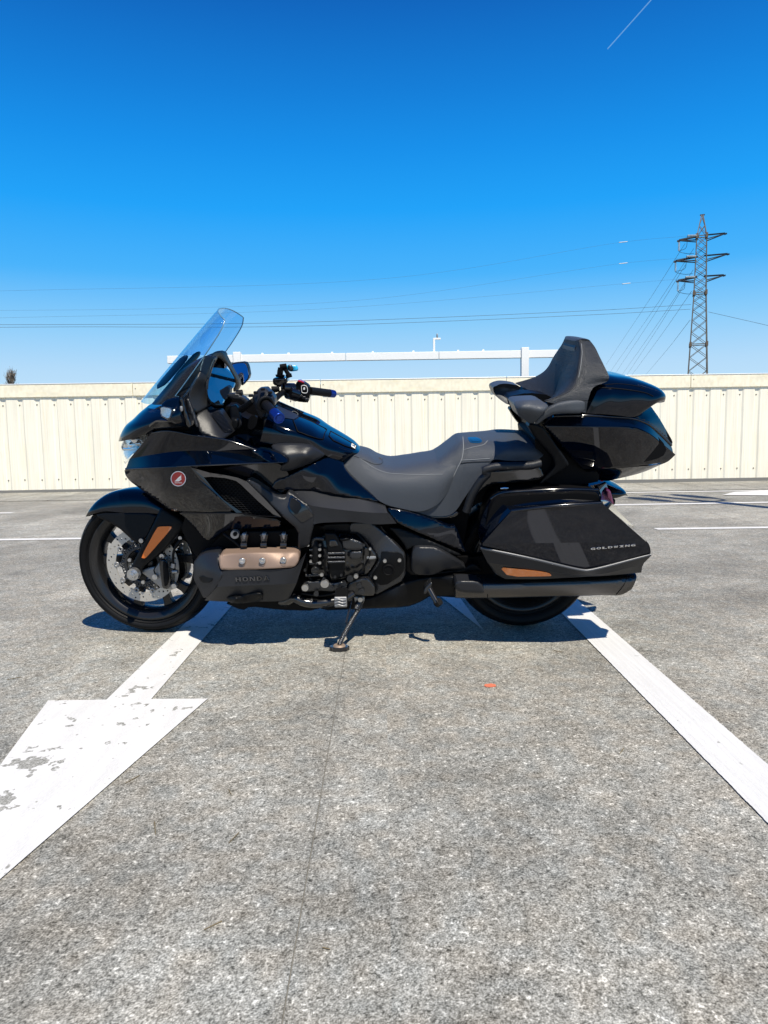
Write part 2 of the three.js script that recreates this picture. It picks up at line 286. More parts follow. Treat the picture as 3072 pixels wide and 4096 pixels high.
// ------------------------------------------------------------------ pylon, its wires, far tree, contrail
{
  const steel = std([.15, .135, .115], .6, { metalness: .2 }), steelB = std([.14, .10, .07], .8), dk = std([.04, .045, .055], .7), glass = std([.55, .58, .58], .35);
  const barG = new THREE.BoxGeometry(1, 1, 1);
  const bar = (p, name, a, b, w, m = steel) => { const o = part(p, name, barG, m); const d = b.clone().sub(a); o.position.copy(a).addScaledVector(d, .5); o.quaternion.setFromUnitVectors(V(0, 1, 0), d.clone().normalize()); o.scale.set(w, d.length(), w); return o; };
  const TH = 21 * Math.PI / 180, base = V(50.05, -10, -115);
  const py = top(new THREE.Group(), 'power_pylon'); py.position.copy(base); py.rotation.y = -TH;
  tag(py, 'steel lattice power pylon with three pairs of crossarms beyond the wall', 'pylon');
  const half = y => y < 31.5 ? 2.15 - (y / 31.5) * 1.27 : y < 40.2 ? .88 - (y - 31.5) / 8.7 * .17 : Math.max(.12, .71 - (y - 40.2) / 3.2 * .59);
  const lv = [0, 3.4, 6.6, 9.6, 12.4, 15, 17.4, 19.6, 21.7, 23.7, 25.6, 27.4, 29, 30.4, 31.6, 32.8, 34, 35.2, 36.4, 37.6, 38.8, 40.2, 41.8, 43.4];
  const cs = [[1, 1], [1, -1], [-1, -1], [-1, 1]];
  for (let k = 0; k < lv.length - 1; k++) {
    const y0 = lv[k], y1 = lv[k + 1], h0 = half(y0), h1 = half(y1);
    for (let c = 0; c < 4; c++) {
      const [ax, az] = cs[c], [bx, bz] = cs[(c + 1) % 4];
      bar(py, 'leg', V(ax * h0, y0, az * h0), V(ax * h1, y1, az * h1), .20 - .0022 * y0, steel);
      bar(py, 'brace', V(ax * h0, y0, az * h0), V(bx * h1, y1, bz * h1), .075);
      bar(py, 'brace', V(bx * h0, y0, bz * h0), V(ax * h1, y1, az * h1), .075);
      if ([23.7, 31.6, 40.2].includes(y0)) { bar(py, 'ring_beam', V(ax * h0, y0, az * h0), V(bx * h0, y0, bz * h0), .13); bar(py, 'gusset', V(ax * h0, y0 - .35, az * h0), V(ax * h0, y0 + .35, az * h0), .34, steelB); }
    }
  }
  bar(py, 'peak_cap', V(-.35, 43.42, 0), V(.35, 43.42, 0), .18, dk);
  const armY = [40.05, 36.95, 33.85], armL = [3.35, 3.8, 3.35];
  const ar = (x, y, z) => V(x, y, z).applyAxisAngle(V(0, 1, 0), -.25);
  armY.forEach((y, k) => {
    for (const s of [-1, 1]) {
      const h = half(y);
      const a = part(py, 'crossarm', barG, dk); { const A = ar(s * h * .6, y + .28, 0), B = ar(s * armL[k], y + .10, 0), d = B.clone().sub(A); a.position.copy(A).addScaledVector(d, .5); a.quaternion.setFromUnitVectors(V(0, 1, 0), d.normalize()); a.scale.set(.22, A.distanceTo(B), .30); }
      for (const t of [-1, 1]) bar(py, 'arm_strut', V(s * h, y - .45, t * h), ar(s * armL[k], y + .02, 0), .13, dk);
      bar(py, 'arm_tip', ar(s * (armL[k] - .1), y - .06, 0), ar(s * (armL[k] + .28), y + .02, 0), .24, dk);
    }
    // insulator strings: one hanging under the arm tip, one drawn out towards the line
    const disc = new THREE.CylinderGeometry(.15, .15, .07, 10), mk = (A, B) => { const n = 8, gs = []; for (let i = 0; i < n; i++) { const g = disc.clone(); g.applyQuaternion(new THREE.Quaternion().setFromUnitVectors(V(0, 1, 0), B.clone().sub(A).normalize())); g.translate(...A.clone().lerp(B, i / (n - 1)).toArray()); gs.push(g); } return mergeGeometries(gs); };
    part(py, 'insulator', mk(ar(-armL[k], y - .25, 0), ar(-armL[k], y - 1.45, 0)), glass);
    part(py, 'insulator', mk(V(-half(y) - .1, y + .15, .9), V(-half(y) - 1.3, y + .10, 1.6)), glass);
    part(py, 'jumper', new THREE.TubeGeometry(new THREE.CatmullRomCurve3([V(-half(y) - 1.4, y + .05, 1.6), V(-half(y) - 1.5, y - 1.5, .9), ar(-armL[k], y - 1.6, 0), ar(-armL[k] + 1.2, y - 2.0, -.8), V(-half(y) - .3, y - 2.0, -1.5)]), 20, .035, 5), dk);
  });
  const wireM = std([.06, .075, .09], .6), pale = std([.55, .58, .60], .4);
  const wire = (pts, r, label, group, m = wireM) => { const c = new THREE.CatmullRomCurve3(pts); tag(top(new THREE.Mesh(new THREE.TubeGeometry(c, 60, r, 5), m), 'power_line'), label, 'power line', group); };
  const Q = (u, v, z) => onPlaneZ(u, v, z);
  const left = [[[-150, 1168], [1574, 1111], [2493, 968], [2752, 944]], [[-150, 1243], [700, 1233], [1500, 1195], [2493, 1053], [2750, 1031]], [[-150, 1275], [1300, 1235], [2505, 1134], [2750, 1113]]];
  left.forEach((l, i) => {
    wire(l.map(([u, v], k) => Q(u, v, -98 - 16 * k / (l.length - 1))), .010, ['thin cable leaving the top crossarm of the pylon sideways', 'thin cable leaving the middle crossarm of the pylon sideways', 'thin cable leaving the lowest crossarm of the pylon sideways'][i], null);
    const a = Q(l[l.length - 2][0] - 16, l[l.length - 2][1] + 2, -108.6), b = Q(l[l.length - 2][0] + 16, l[l.length - 2][1] - 1.5, -108.6);
    tag(top(new THREE.Mesh(new THREE.CapsuleGeometry(.06, a.distanceTo(b), 4, 8).applyQuaternion(new THREE.Quaternion().setFromUnitVectors(V(0, 1, 0), b.clone().sub(a).normalize())).translate(...a.clone().lerp(b, .5).toArray()), pale), 'line_damper'), ['pale sleeve on the cable of the top crossarm', 'pale sleeve on the cable of the middle crossarm', 'pale sleeve on the cable of the lowest crossarm'][i], 'cable sleeve', 'sleeves on the side cables');
  });
  wire([[-150, 1299], [300, 1298], [1130, 1291], [2400, 1240.7], [2764, 1218]].map(([u, v], k) => Q(u, v, -100 - 3.4 * k)), .026, 'upper of two dark cables running low from the pylon across the sky', null);
  wire([[-150, 1310], [300, 1307.5], [1130, 1306], [2400, 1257.7], [2762, 1236.7]].map(([u, v], k) => Q(u, v, -100 - 3.4 * k)), .026, 'lower of two dark cables running low from the pylon across the sky', null);
  const z = (x, y) => [2400 + x / 2.4688, 800 + y / 2.4688];
  for (const [a, b] of [[[840, 430], [60, 1625]], [[925, 480], [100, 1700]], [[845, 640], [150, 1715]], [[920, 690], [215, 1730]], [[840, 830], [260, 1735]], [[905, 900], [305, 1740]], [[890, 1185], [435, 1745]]])
    wire([Q(...z(...a), -116), Q(...z((a[0] + b[0]) / 2 + 6, (a[1] + b[1]) / 2 + 6), -190), Q(...z(...b), -330)], .030, 'cable descending steeply from the pylon towards the wall', 'cables fanning down from the pylon');
  wire([Q(...z(1070, 1105), -114), Q(...z(1659, 1240), -108), Q(...z(1900, 1300), -105)], .028, 'cable leaving the pylon away from the motorcycle', null);

  // poplar-like tree, bare and twiggy, only its tip shows above the wall
  const tr = top(new THREE.Group(), 'tree'); const tp = onPlaneZ(43, 1478, -78); tr.position.set(tp.x, -10, -78);
  tag(tr, 'bare twiggy tree whose tip shows above the wall coping', 'tree');
  const bark = std([.20, .17, .14], .9), twig = std([.24, .19, .14], .9), H = tp.y + 10, r = rng(99);
  part(tr, 'trunk', new THREE.CylinderGeometry(.03, .28, H * .98, 8).translate(0, H * .49, 0), bark);
  const tw = [], lf = [];
  const stick = (a, b, w) => { const d = b.clone().sub(a), g = new THREE.CylinderGeometry(w * .5, w, d.length(), 4, 1, true); g.applyQuaternion(new THREE.Quaternion().setFromUnitVectors(V(0, 1, 0), d.clone().normalize())); g.translate(...a.clone().addScaledVector(d, .5).toArray()); return g; };
  for (let i = 0; i < 150; i++) {
    const y = H * (.35 + .62 * Math.sqrt(r())), an = r() * 6.283, L = (H - y) * .40 + .35, up = .9 + r() * .9;
    const a = V(0, y - .5, 0), b = V(Math.cos(an) * L * .55, y + L * up * .45, Math.sin(an) * L * .55); tw.push(stick(a, b, .035));
    for (let k = 0; k < 9; k++) {
      const s = a.clone().lerp(b, .3 + r() * .7), e = s.clone().add(V((r() - .5) * .55, .25 + r() * .45, (r() - .5) * .55)); tw.push(stick(s, e, .012));
      for (let q = 0; q < 2; q++) { const g = new THREE.PlaneGeometry(.055, .035); g.rotateX(r() * 6); g.rotateY(r() * 6); g.translate(...s.clone().lerp(e, r()).add(V((r() - .5) * .2, (r() - .5) * .2, (r() - .5) * .2)).toArray()); lf.push(g); }
    }
  }
  part(tr, 'branches', mergeGeometries(tw), bark).userData.kind = 'stuff';
  part(tr, 'crown', mergeGeometries(lf), twig).userData.kind = 'stuff';

  const c0 = onPlaneZ(2430, 196, -2600), c1 = onPlaneZ(2640, -40, -2600);
  tag(top(new THREE.Mesh(new THREE.TubeGeometry(new THREE.CatmullRomCurve3([c0, c0.clone().lerp(c1, .5), c1]), 20, 2.0, 8), std([.35, .62, .8], 1, { transparent: true, opacity: .22 })), 'contrail_cloud'), 'thin white aircraft contrail high in the clear sky', 'contrail');
}

// ------------------------------------------------------------------ double-armed lamp beside the frame, whose shadow lies on the deck
{
  const lp = top(new THREE.Group(), 'street_lamp'); tag(lp, 'tall double armed deck lamp whose shadow falls on the bay lines', 'lamp');
  const kx = .404 / Math.tan(1.012), kz = .915 / Math.tan(1.012), HT = 6.2, st = V(3.42, 0, -6.19);
  lp.position.set(st.x + kx * HT, 0, st.z + kz * HT);
  const lm = std([.30, .31, .31], .45, { metalness: .5 });
  part(lp, 'base_plate', new THREE.CylinderGeometry(.16, .17, .03, 20).translate(0, .022, 0), lm);
  part(lp, 'pole', new THREE.CylinderGeometry(.075, .10, HT, 20).translate(0, HT / 2 + .01, 0), lm);
  for (const s of [-1, 1]) {
    const ax = V(.915 * s, 0, -.404 * s);
    const P = (d, y) => V(ax.x * d, y, ax.z * d);
    part(lp, 'arm', new THREE.TubeGeometry(new THREE.CatmullRomCurve3([P(0, HT - 1.55), P(.16, HT - 1.58), P(.30, HT - 1.48), P(.36, HT - 1.25), P(.36, HT - 1.1)]), 20, .032, 8), lm);
    part(lp, 'lamp_head', new THREE.LatheGeometry([[0, 0], [.07, .0], [.12, .2], [.13, .75], [.08, .95], [0, .97]].map(p => new THREE.Vector2(...p)), 16).translate(ax.x * .36, HT - 1.12, ax.z * .36), lm);
  }
}

// ------------------------------------------------------------------ litter: orange scrap and dry stalks
{
  const r = rng(4);
  const p = onDeck(1700 + 718 / 2.765, 2500 + 674 / 2.765), sh = new THREE.Shape(); for (let i = 0; i < 14; i++) { const a = i / 14 * 6.283, k = 1 + (r() - .5) * .3; sh[i ? 'lineTo' : 'moveTo'](Math.cos(a) * .0215 * k, Math.sin(a) * .016 * k); }
  const o = top(new THREE.Mesh(new THREE.ExtrudeGeometry(sh, { depth: .002, bevelEnabled: false }).rotateX(-Math.PI / 2), std([.62, .17, .09], .7)), 'plastic_scrap'); o.position.set(p.x, .001, p.z); tag(o, 'small orange scrap lying on the concrete', 'litter');
  const tw = [[115 / 2, 2500 + 215, .07, .6], [1240 / 2, 3300 + 15, .08, 1.9], [1060 / 2, 3120, .07, 1.1], [830 + 195 / 1.849, 2900 + 840 / 1.849, .06, 1.25], [830 + 165 / 1.849, 2900 + 500 / 1.849, .04, 2.0], [830 + 880 / 1.849, 2900 + 1660 / 1.849, .02, 2.8], [2200 + 545 / 1.9025, 2300 + 1345 / 1.9025, .06, 1.0], [1700 + 1470 / 2.765, 2500 + 295 / 2.765, .05, 2.4], [830 + 40 / 1.849, 2900 + 1490 / 1.849, .05, .7]];
  for (const [u, v, L, a] of tw) { const q = onDeck(u, v); const g = new THREE.CylinderGeometry(.0009, .0012, L * .7, 5).rotateZ(Math.PI / 2).rotateY(a); const s = top(new THREE.Mesh(g, std([.16, .12, .06], .9)), 'dry_stalk'); s.position.set(q.x, .002, q.z); tag(s, 'short dry stalk lying on the concrete', 'stalk', 'stalks scattered on the deck'); }
}

// ================================================================== the motorcycle
// Frames: `bike` leans on its side stand; `fork` is the same frame turned a little about the steering axis. Coordinates: x to the rear, y up, z to the left side.
const LEAN = 10 * Math.PI / 180, bikeM = new THREE.Matrix4().makeRotationX(LEAN).setPosition(0, .003, 0);
const AX = V(Math.sin(.532), Math.cos(.532), 0), AX0 = V(-1.158, 0, 0);
const steerM = new THREE.Matrix4().makeTranslation(AX0.x, 0, 0).multiply(new THREE.Matrix4().makeRotationAxis(AX, -9 * Math.PI / 180)).multiply(new THREE.Matrix4().makeTranslation(-AX0.x, 0, 0));
function frameOf(m) { // measured pixel + distance out from the centre plane -> metres in that frame
  const inv = m.clone().invert(), c = EYE.clone().applyMatrix4(inv), q = new THREE.Matrix4().extractRotation(inv);
  return (u, v, z) => { const d = eyeRay(u, v).applyMatrix4(q); return c.clone().addScaledVector(d, (z - c.z) / d.z); };
}
const fB = frameOf(bikeM), fS = frameOf(bikeM.clone().multiply(steerM));
let FR = fB;                                            // frame in use
// measuring sheets: enlargements x2 of the photograph with these origins
const sheet = (x0, y0, k = 1.9988) => (...p) => p.map(q => [x0 + q[0] / k, y0 + q[1] / k, ...q.slice(2)]);
const A = sheet(300, 1200), B = sheet(300, 1900), C = sheet(1130, 1900), D = sheet(1130, 1400), E_ = sheet(1900, 1300), F = sheet(1900, 1900), G = sheet(900, 1400, 2.765);

// thin-plate spline through measured (u, v, z)
function tps(ctrl) {
  if (typeof ctrl === 'number') return () => ctrl;
  if (ctrl.length === 2) { const [a, b] = ctrl; ctrl = [a, b, [a[0] - (b[1] - a[1]), a[1] + (b[0] - a[0]), a[2]]]; }
  const n = ctrl.length, N = n + 3, m = [], S = 1 / 300; const U = r2 => r2 < 1e-12 ? 0 : r2 * Math.log(r2);
  const P = ctrl.map(c => [c[0] * S, c[1] * S, c[2]]);
  for (let i = 0; i < N; i++) m.push(new Float64Array(N + 1));
  for (let i = 0; i < n; i++) { for (let j = 0; j < n; j++) m[i][j] = U((P[i][0] - P[j][0]) ** 2 + (P[i][1] - P[j][1]) ** 2) + (i === j ? 1e-4 : 0); m[i][n] = m[n][i] = 1; m[i][n + 1] = m[n + 1][i] = P[i][0]; m[i][n + 2] = m[n + 2][i] = P[i][1]; m[i][N] = P[i][2]; }
  for (let c = 0; c < N; c++) { let p = c; for (let r = c + 1; r < N; r++) if (Math.abs(m[r][c]) > Math.abs(m[p][c])) p = r; [m[c], m[p]] = [m[p], m[c]]; for (let r = 0; r < N; r++) if (r !== c) { const k = m[r][c] / m[c][c]; if (k) for (let q = c; q <= N; q++) m[r][q] -= k * m[c][q]; } }
  const w = m.map((r, i) => r[N] / r[i]);
  return (u, v) => { const x = u * S, y = v * S; let s = w[n] + w[n + 1] * x + w[n + 2] * y; for (let i = 0; i < n; i++) s += w[i] * U((x - P[i][0]) ** 2 + (y - P[i][1]) ** 2); return s; };
}
function chaikin(p, it, k = .22) { for (let q = 0; q < it; q++) { const o = []; p.forEach((a, i) => { const b = p[(i + 1) % p.length]; o.push([a[0] + (b[0] - a[0]) * k, a[1] + (b[1] - a[1]) * k], [a[0] + (b[0] - a[0]) * (1 - k), a[1] + (b[1] - a[1]) * (1 - k)]); }); p = o; } return p; }
const area = p => { let s = 0; p.forEach((a, i) => { const b = p[(i + 1) % p.length]; s += a[0] * b[1] - b[0] * a[1]; }); return s / 2; };
function clipCell(poly, x0, y0, x1, y1) {
  const cut = (pts, ins, hit) => { const o = []; for (let i = 0; i < pts.length; i++) { const a = pts[i], b = pts[(i + 1) % pts.length], ia = ins(a), ib = ins(b); if (ia) o.push(a); if (ia !== ib) o.push(hit(a, b)); } return o; };
  const hx = X => (a, b) => { const t = (X - a[0]) / (b[0] - a[0]); return [X, a[1] + (b[1] - a[1]) * t]; }, hy = Y => (a, b) => { const t = (Y - a[1]) / (b[1] - a[1]); return [a[0] + (b[0] - a[0]) * t, Y]; };
  let p = cut(poly, q => q[0] >= x0, hx(x0)); if (p.length) p = cut(p, q => q[0] <= x1, hx(x1)); if (p.length) p = cut(p, q => q[1] >= y0, hy(y0)); if (p.length) p = cut(p, q => q[1] <= y1, hy(y1)); return p;
}
function mesh3(pos, nor, uv) { const g = new THREE.BufferGeometry(); g.setAttribute('position', new THREE.Float32BufferAttribute(pos, 3)); if (nor) g.setAttribute('normal', new THREE.Float32BufferAttribute(nor, 3)); g.setAttribute('uv', new THREE.Float32BufferAttribute(uv ?? new Float32Array(pos.length / 3 * 2), 2)); if (!nor) g.computeVertexNormals(); return g; }
// a moulded panel: outline measured in pixels, curved by z control points, edges rolled over, given thickness inwards
function panel(outline, ctrl, { th = .03, res = 9, roll = 8, depth = null, sm = 1, k = .2, zf = null, surf = null } = {}) {
  let poly = outline.map(p => [p[0], p[1]]); if (sm) poly = chaikin(poly, sm, k);
  if (area(poly) < 0) poly.reverse();
  const base = zf ?? tps(ctrl), fr = FR, rd = depth ?? roll * .00075;
  const dist = (x, y) => { let m = 1e9; for (let i = 0; i < poly.length; i++) { const a = poly[i], b = poly[(i + 1) % poly.length], dx = b[0] - a[0], dy = b[1] - a[1]; let t = ((x - a[0]) * dx + (y - a[1]) * dy) / (dx * dx + dy * dy + 1e-9); t = t < 0 ? 0 : t > 1 ? 1 : t; const d = (x - a[0] - dx * t) ** 2 + (y - a[1] - dy * t) ** 2; if (d < m) m = d; } return Math.sqrt(m); };
  const inside = (x, y) => { let s = false; for (let i = 0, j = poly.length - 1; i < poly.length; j = i++) { const a = poly[i], b = poly[j]; if ((a[1] > y) !== (b[1] > y) && x < (b[0] - a[0]) * (y - a[1]) / (b[1] - a[1]) + a[0]) s = !s; } return s; };
  const Z = (u, v) => { let z = base(u, v); if (roll > 0) { const d = inside(u, v) ? dist(u, v) : 0; if (d < roll) { const q = 1 - d / roll; z -= rd * (1 - Math.sqrt(Math.max(0, 1 - q * q))); } } return z; };
  const cache = new Map();
  const P = (u, v) => { const key = Math.round(u * 50) + ',' + Math.round(v * 50); let c = cache.get(key); if (!c) { const p = surf ? surf(u, v) : fr(u, v, Z(u, v)); const e = 1.2; const f = (a, b) => surf ? surf(a, b) : fr(a, b, Z(a, b));
    const i = roll > 0 ? [u, v] : [u, v]; const dx = f(i[0] + e, i[1]).sub(f(i[0] - e, i[1])), dy = f(i[0], i[1] + e).sub(f(i[0], i[1] - e)); const n = dy.cross(dx).normalize(); if (n.z < -.2) n.negate(); c = [p, n]; cache.set(key, c); } return c; };
  let x0 = 1e9, y0 = 1e9, x1 = -1e9, y1 = -1e9; for (const q of poly) { x0 = Math.min(x0, q[0]); x1 = Math.max(x1, q[0]); y0 = Math.min(y0, q[1]); y1 = Math.max(y1, q[1]); }
  const pos = [], nor = [], uv = [], bp = [], push = q => { const [p, n] = P(q[0], q[1]); pos.push(p.x, p.y, p.z); nor.push(n.x, n.y, n.z); uv.push(p.x, p.y); };
  const back = q => { const [p] = P(q[0], q[1]); bp.push(p.x, p.y, p.z - th); };
  const nx = Math.ceil((x1 - x0) / res), ny = Math.ceil((y1 - y0) / res);
  for (let j = 0; j < ny; j++) for (let i = 0; i < nx; i++) {
    const c = clipCell(poly, x0 + i * res, y0 + j * res, x0 + (i + 1) * res, y0 + (j + 1) * res); if (c.length < 3 || Math.abs(area(c)) < .01) continue;
    const tris = c.length === 4 ? [[0, 1, 2], [0, 2, 3]] : THREE.ShapeUtils.triangulateShape(c.map(q => new THREE.Vector2(q[0], q[1])), []);
    for (const t of tris) { let [a, b, d] = t.map(k => c[k]); if ((b[0] - a[0]) * (d[1] - a[1]) - (d[0] - a[0]) * (b[1] - a[1]) > 0) [b, d] = [d, b]; push(a); push(b); push(d); back(a); back(d); back(b); }
  }
  // wall round the edge
  const sp = []; for (let i = 0; i < poly.length; i++) { const a = poly[i], b = poly[(i + 1) % poly.length], n = Math.max(1, Math.ceil(Math.hypot(b[0] - a[0], b[1] - a[1]) / res)); for (let k = 0; k < n; k++) { const q = [a[0] + (b[0] - a[0]) * k / n, a[1] + (b[1] - a[1]) * k / n], r = [a[0] + (b[0] - a[0]) * (k + 1) / n, a[1] + (b[1] - a[1]) * (k + 1) / n]; const p = P(...q)[0], s = P(...r)[0]; sp.push(p.x, p.y, p.z, s.x, s.y, s.z, p.x, p.y, p.z - th, s.x, s.y, s.z, s.x, s.y, s.z - th, p.x, p.y, p.z - th); } }
  const g = mergeGeometries([mesh3(pos, nor, uv), mesh3(bp), mesh3(sp)]); return g;
}
// bodywork drawn as measured character lines (u, v, z), ruled between the lines with a crisp crease at each
function loft(rows, { nu = 36, nv = 5, th = .02, smooth = false } = {}) {
  const fr = FR, cs = rows.map(r => new THREE.CatmullRomCurve3(r.map(p => fr(...p)), false, 'centripetal'));
  const row = (c) => { const o = []; for (let i = 0; i <= nu; i++) o.push(c.getPoint(i / nu)); return o; };
  let R = cs.map(row);
  if (smooth) { const o = [], N = (R.length - 1) * nv; for (let k = 0; k <= N; k++) o.push([]); for (let i = 0; i <= nu; i++) { const c = new THREE.CatmullRomCurve3(R.map(r => r[i])); for (let k = 0; k <= N; k++) o[k].push(c.getPoint(k / N)); } R = o; }
  const gs = [], strip = (r0, r1, n, off) => { const pos = [], uv = [], idx = []; for (let k = 0; k <= n; k++) for (let i = 0; i <= nu; i++) { const p = r0[i].clone().lerp(r1[i], k / n); pos.push(p.x, p.y, p.z - off); uv.push(p.x, p.y); } for (let k = 0; k < n; k++) for (let i = 0; i < nu; i++) { const a = k * (nu + 1) + i, b = a + nu + 1; idx.push(a, b, a + 1, a + 1, b, b + 1); } const g = new THREE.BufferGeometry(); g.setIndex(idx); g.setAttribute('position', new THREE.Float32BufferAttribute(pos, 3)); g.setAttribute('uv', new THREE.Float32BufferAttribute(uv, 2)); return g; };
  const fin = g => { g.computeVertexNormals(); return g.toNonIndexed(); };
  if (smooth) { const pos = [], uv = [], idx = [], K = R.length - 1; for (const off of [0, th]) { const ps = [], us = [], ix = []; R.forEach(r => r.forEach(p => { ps.push(p.x, p.y, p.z - off); us.push(p.x, p.y); })); for (let k = 0; k < K; k++) for (let i = 0; i < nu; i++) { const a = k * (nu + 1) + i, b = a + nu + 1; ix.push(a, b, a + 1, a + 1, b, b + 1); } const g = new THREE.BufferGeometry(); g.setIndex(ix); g.setAttribute('position', new THREE.Float32BufferAttribute(ps, 3)); g.setAttribute('uv', new THREE.Float32BufferAttribute(us, 2)); gs.push(fin(g)); } }
  else for (let k = 0; k < R.length - 1; k++) { gs.push(fin(strip(R[k], R[k + 1], nv, 0))); gs.push(fin(strip(R[k], R[k + 1], 1, th))); }
  const edge = pts => { const sp = []; for (let i = 0; i < pts.length - 1; i++) { const p = pts[i], s = pts[i + 1]; sp.push(p.x, p.y, p.z, s.x, s.y, s.z, p.x, p.y, p.z - th, s.x, s.y, s.z, s.x, s.y, s.z - th, p.x, p.y, p.z - th); } gs.push(mesh3(sp)); };
  edge(R[0]); edge(R[R.length - 1]); edge(R.map(r => r[0])); edge(R.map(r => r[nu]));
  return mergeGeometries(gs);
}
// a form symmetric about the centre plane: crown line (u, v) on the plane, skirt line (u, v, z) on the left side
function hump(crown, skirt, { n = 48, m = 14, p = .75, q = .75, close = true, tuck = 0 } = {}) {
  const fr = FR, T = new THREE.CatmullRomCurve3(crown.map(c => fr(c[0], c[1], c[2] ?? 0)), false, 'centripetal'), S = new THREE.CatmullRomCurve3(skirt.map(c => fr(...c)), false, 'centripetal');
  const pos = [], uv = [], idx = [], W = 2 * m + 1;
  for (let i = 0; i <= n; i++) { const t = T.getPoint(i / n), s = S.getPoint(i / n); let acc = 0, prev = null;
    for (let k = -m; k <= m; k++) { const a = Math.abs(k) / m * Math.PI / 2, w = Math.pow(Math.sin(a), p), h = Math.pow(Math.max(0, Math.cos(a)), q); const P = V(s.x + (t.x - s.x) * h, s.y + (t.y - s.y) * h, Math.sign(k) * s.z * w); if (prev) acc += P.distanceTo(prev); prev = P; pos.push(P.x, P.y, P.z); uv.push(i / n * 1.0, acc); } }
  for (let i = 0; i < n; i++) for (let k = 0; k < 2 * m; k++) { const a = i * W + k, b = a + W; idx.push(a, a + 1, b, a + 1, b + 1, b); }
  let g = new THREE.BufferGeometry(); g.setIndex(idx); g.setAttribute('position', new THREE.Float32BufferAttribute(pos, 3)); g.setAttribute('uv', new THREE.Float32BufferAttribute(uv, 2)); g.computeVertexNormals(); g = g.toNonIndexed();
  if (!close) return g;
  const sp = [], at = (i, k) => [pos[(i * W + k) * 3], pos[(i * W + k) * 3 + 1], pos[(i * W + k) * 3 + 2]];
  for (let i = 0; i < n; i++) sp.push(...at(i, 0), ...at(i + 1, 0), ...at(i, 2 * m), ...at(i + 1, 0), ...at(i + 1, 2 * m), ...at(i, 2 * m));
  for (const i of [0, n]) for (let k = 0; k < m; k++) sp.push(...at(i, k), ...at(i, k + 1), ...at(i, 2 * m - k), ...at(i, k + 1), ...at(i, 2 * m - k - 1), ...at(i, 2 * m - k));
  return mergeGeometries([g, mesh3(sp)]);
}
function flipZ(g) { const c = g.clone().scale(1, 1, -1); const i = c.index; if (i) { for (let k = 0; k < i.count; k += 3) { const t = i.getX(k); i.setX(k, i.getX(k + 2)); i.setX(k + 2, t); } } else for (const n in c.attributes) { const a = c.attributes[n], s = a.itemSize; for (let k = 0; k < a.count; k += 3) for (let q = 0; q < s; q++) { const t = a.array[k * s + q]; a.array[k * s + q] = a.array[(k + 2) * s + q]; a.array[(k + 2) * s + q] = t; } } return c; }
const rodG = (a, b, r0, r1 = r0, seg = 16) => { const d = b.clone().sub(a); return new THREE.CylinderGeometry(r1, r0, d.length(), seg).applyQuaternion(new THREE.Quaternion().setFromUnitVectors(V(0, 1, 0), d.clone().normalize())).translate(...a.clone().addScaledVector(d, .5).toArray()); };
const tubeG = (pts, r, seg = 24, rad = 10, closed = false) => new THREE.TubeGeometry(new THREE.CatmullRomCurve3(pts, closed, 'centripetal'), seg, r, rad, closed);
const flat = g => { const n = g.index ? g.toNonIndexed() : g; for (const k of Object.keys(n.attributes)) if (!['position', 'normal', 'uv'].includes(k)) n.deleteAttribute(k); return n; };
const merge = gs => mergeGeometries(gs.map(flat));
const solid = (g, m = bike_mats) => g;

const bike = top(new THREE.Group(), 'motorcycle');
bike.applyMatrix4(bikeM);
tag(bike, 'large black touring motorcycle with rear trunk and saddlebags leaning on its side stand', 'motorcycle');
const put = (name, geo, m, { mirror = false, steer = false, parent = bike, label } = {}) => {
  const o = part(parent, name, geo, m); if (steer) o.applyMatrix4(steerM); if (label) o.userData.label = label;
  if (mirror) { const f = part(parent, name, flipZ(geo), m); if (steer) f.applyMatrix4(steerM); o.userData.twin = undefined; o._twin = f; }
  return o;
};
// pieces that lie on another part: find where the measured pixel meets it
function lie(mesh, lift = .002) {
  mesh.updateWorldMatrix(true, false); const rc = new THREE.Raycaster(); const inv = bike.matrixWorld.clone().invert();
  mesh.material.side = mesh.material.side; let last = null; const fall = new Map();
  return (u, v) => { rc.set(EYE, eyeRay(u, v).normalize()); const h = rc.intersectObject(mesh, false)[0]; if (!h) { return last ? last.clone() : V(0, .5, .3); } const toEye = EYE.clone().sub(h.point).normalize(); const p = h.point.clone().addScaledVector(toEye, lift).applyMatrix4(inv); last = p; return p; };
}
for (const k in M) M[k].side = THREE.DoubleSide;
bike.updateMatrixWorld(true);
function bolt(parent, u, v, z, r, m = M.steel, h = .008, name = 'bolt') {
  const p = FR(u, v, z); const g = merge([new THREE.CylinderGeometry(r, r * 1.05, h, 18).rotateX(Math.PI / 2), new THREE.CylinderGeometry(r * .5, r * .5, h * .4, 6).rotateX(Math.PI / 2).translate(0, 0, h * .5)]).translate(p.x, p.y, p.z); return part(parent, name, g, m);
}

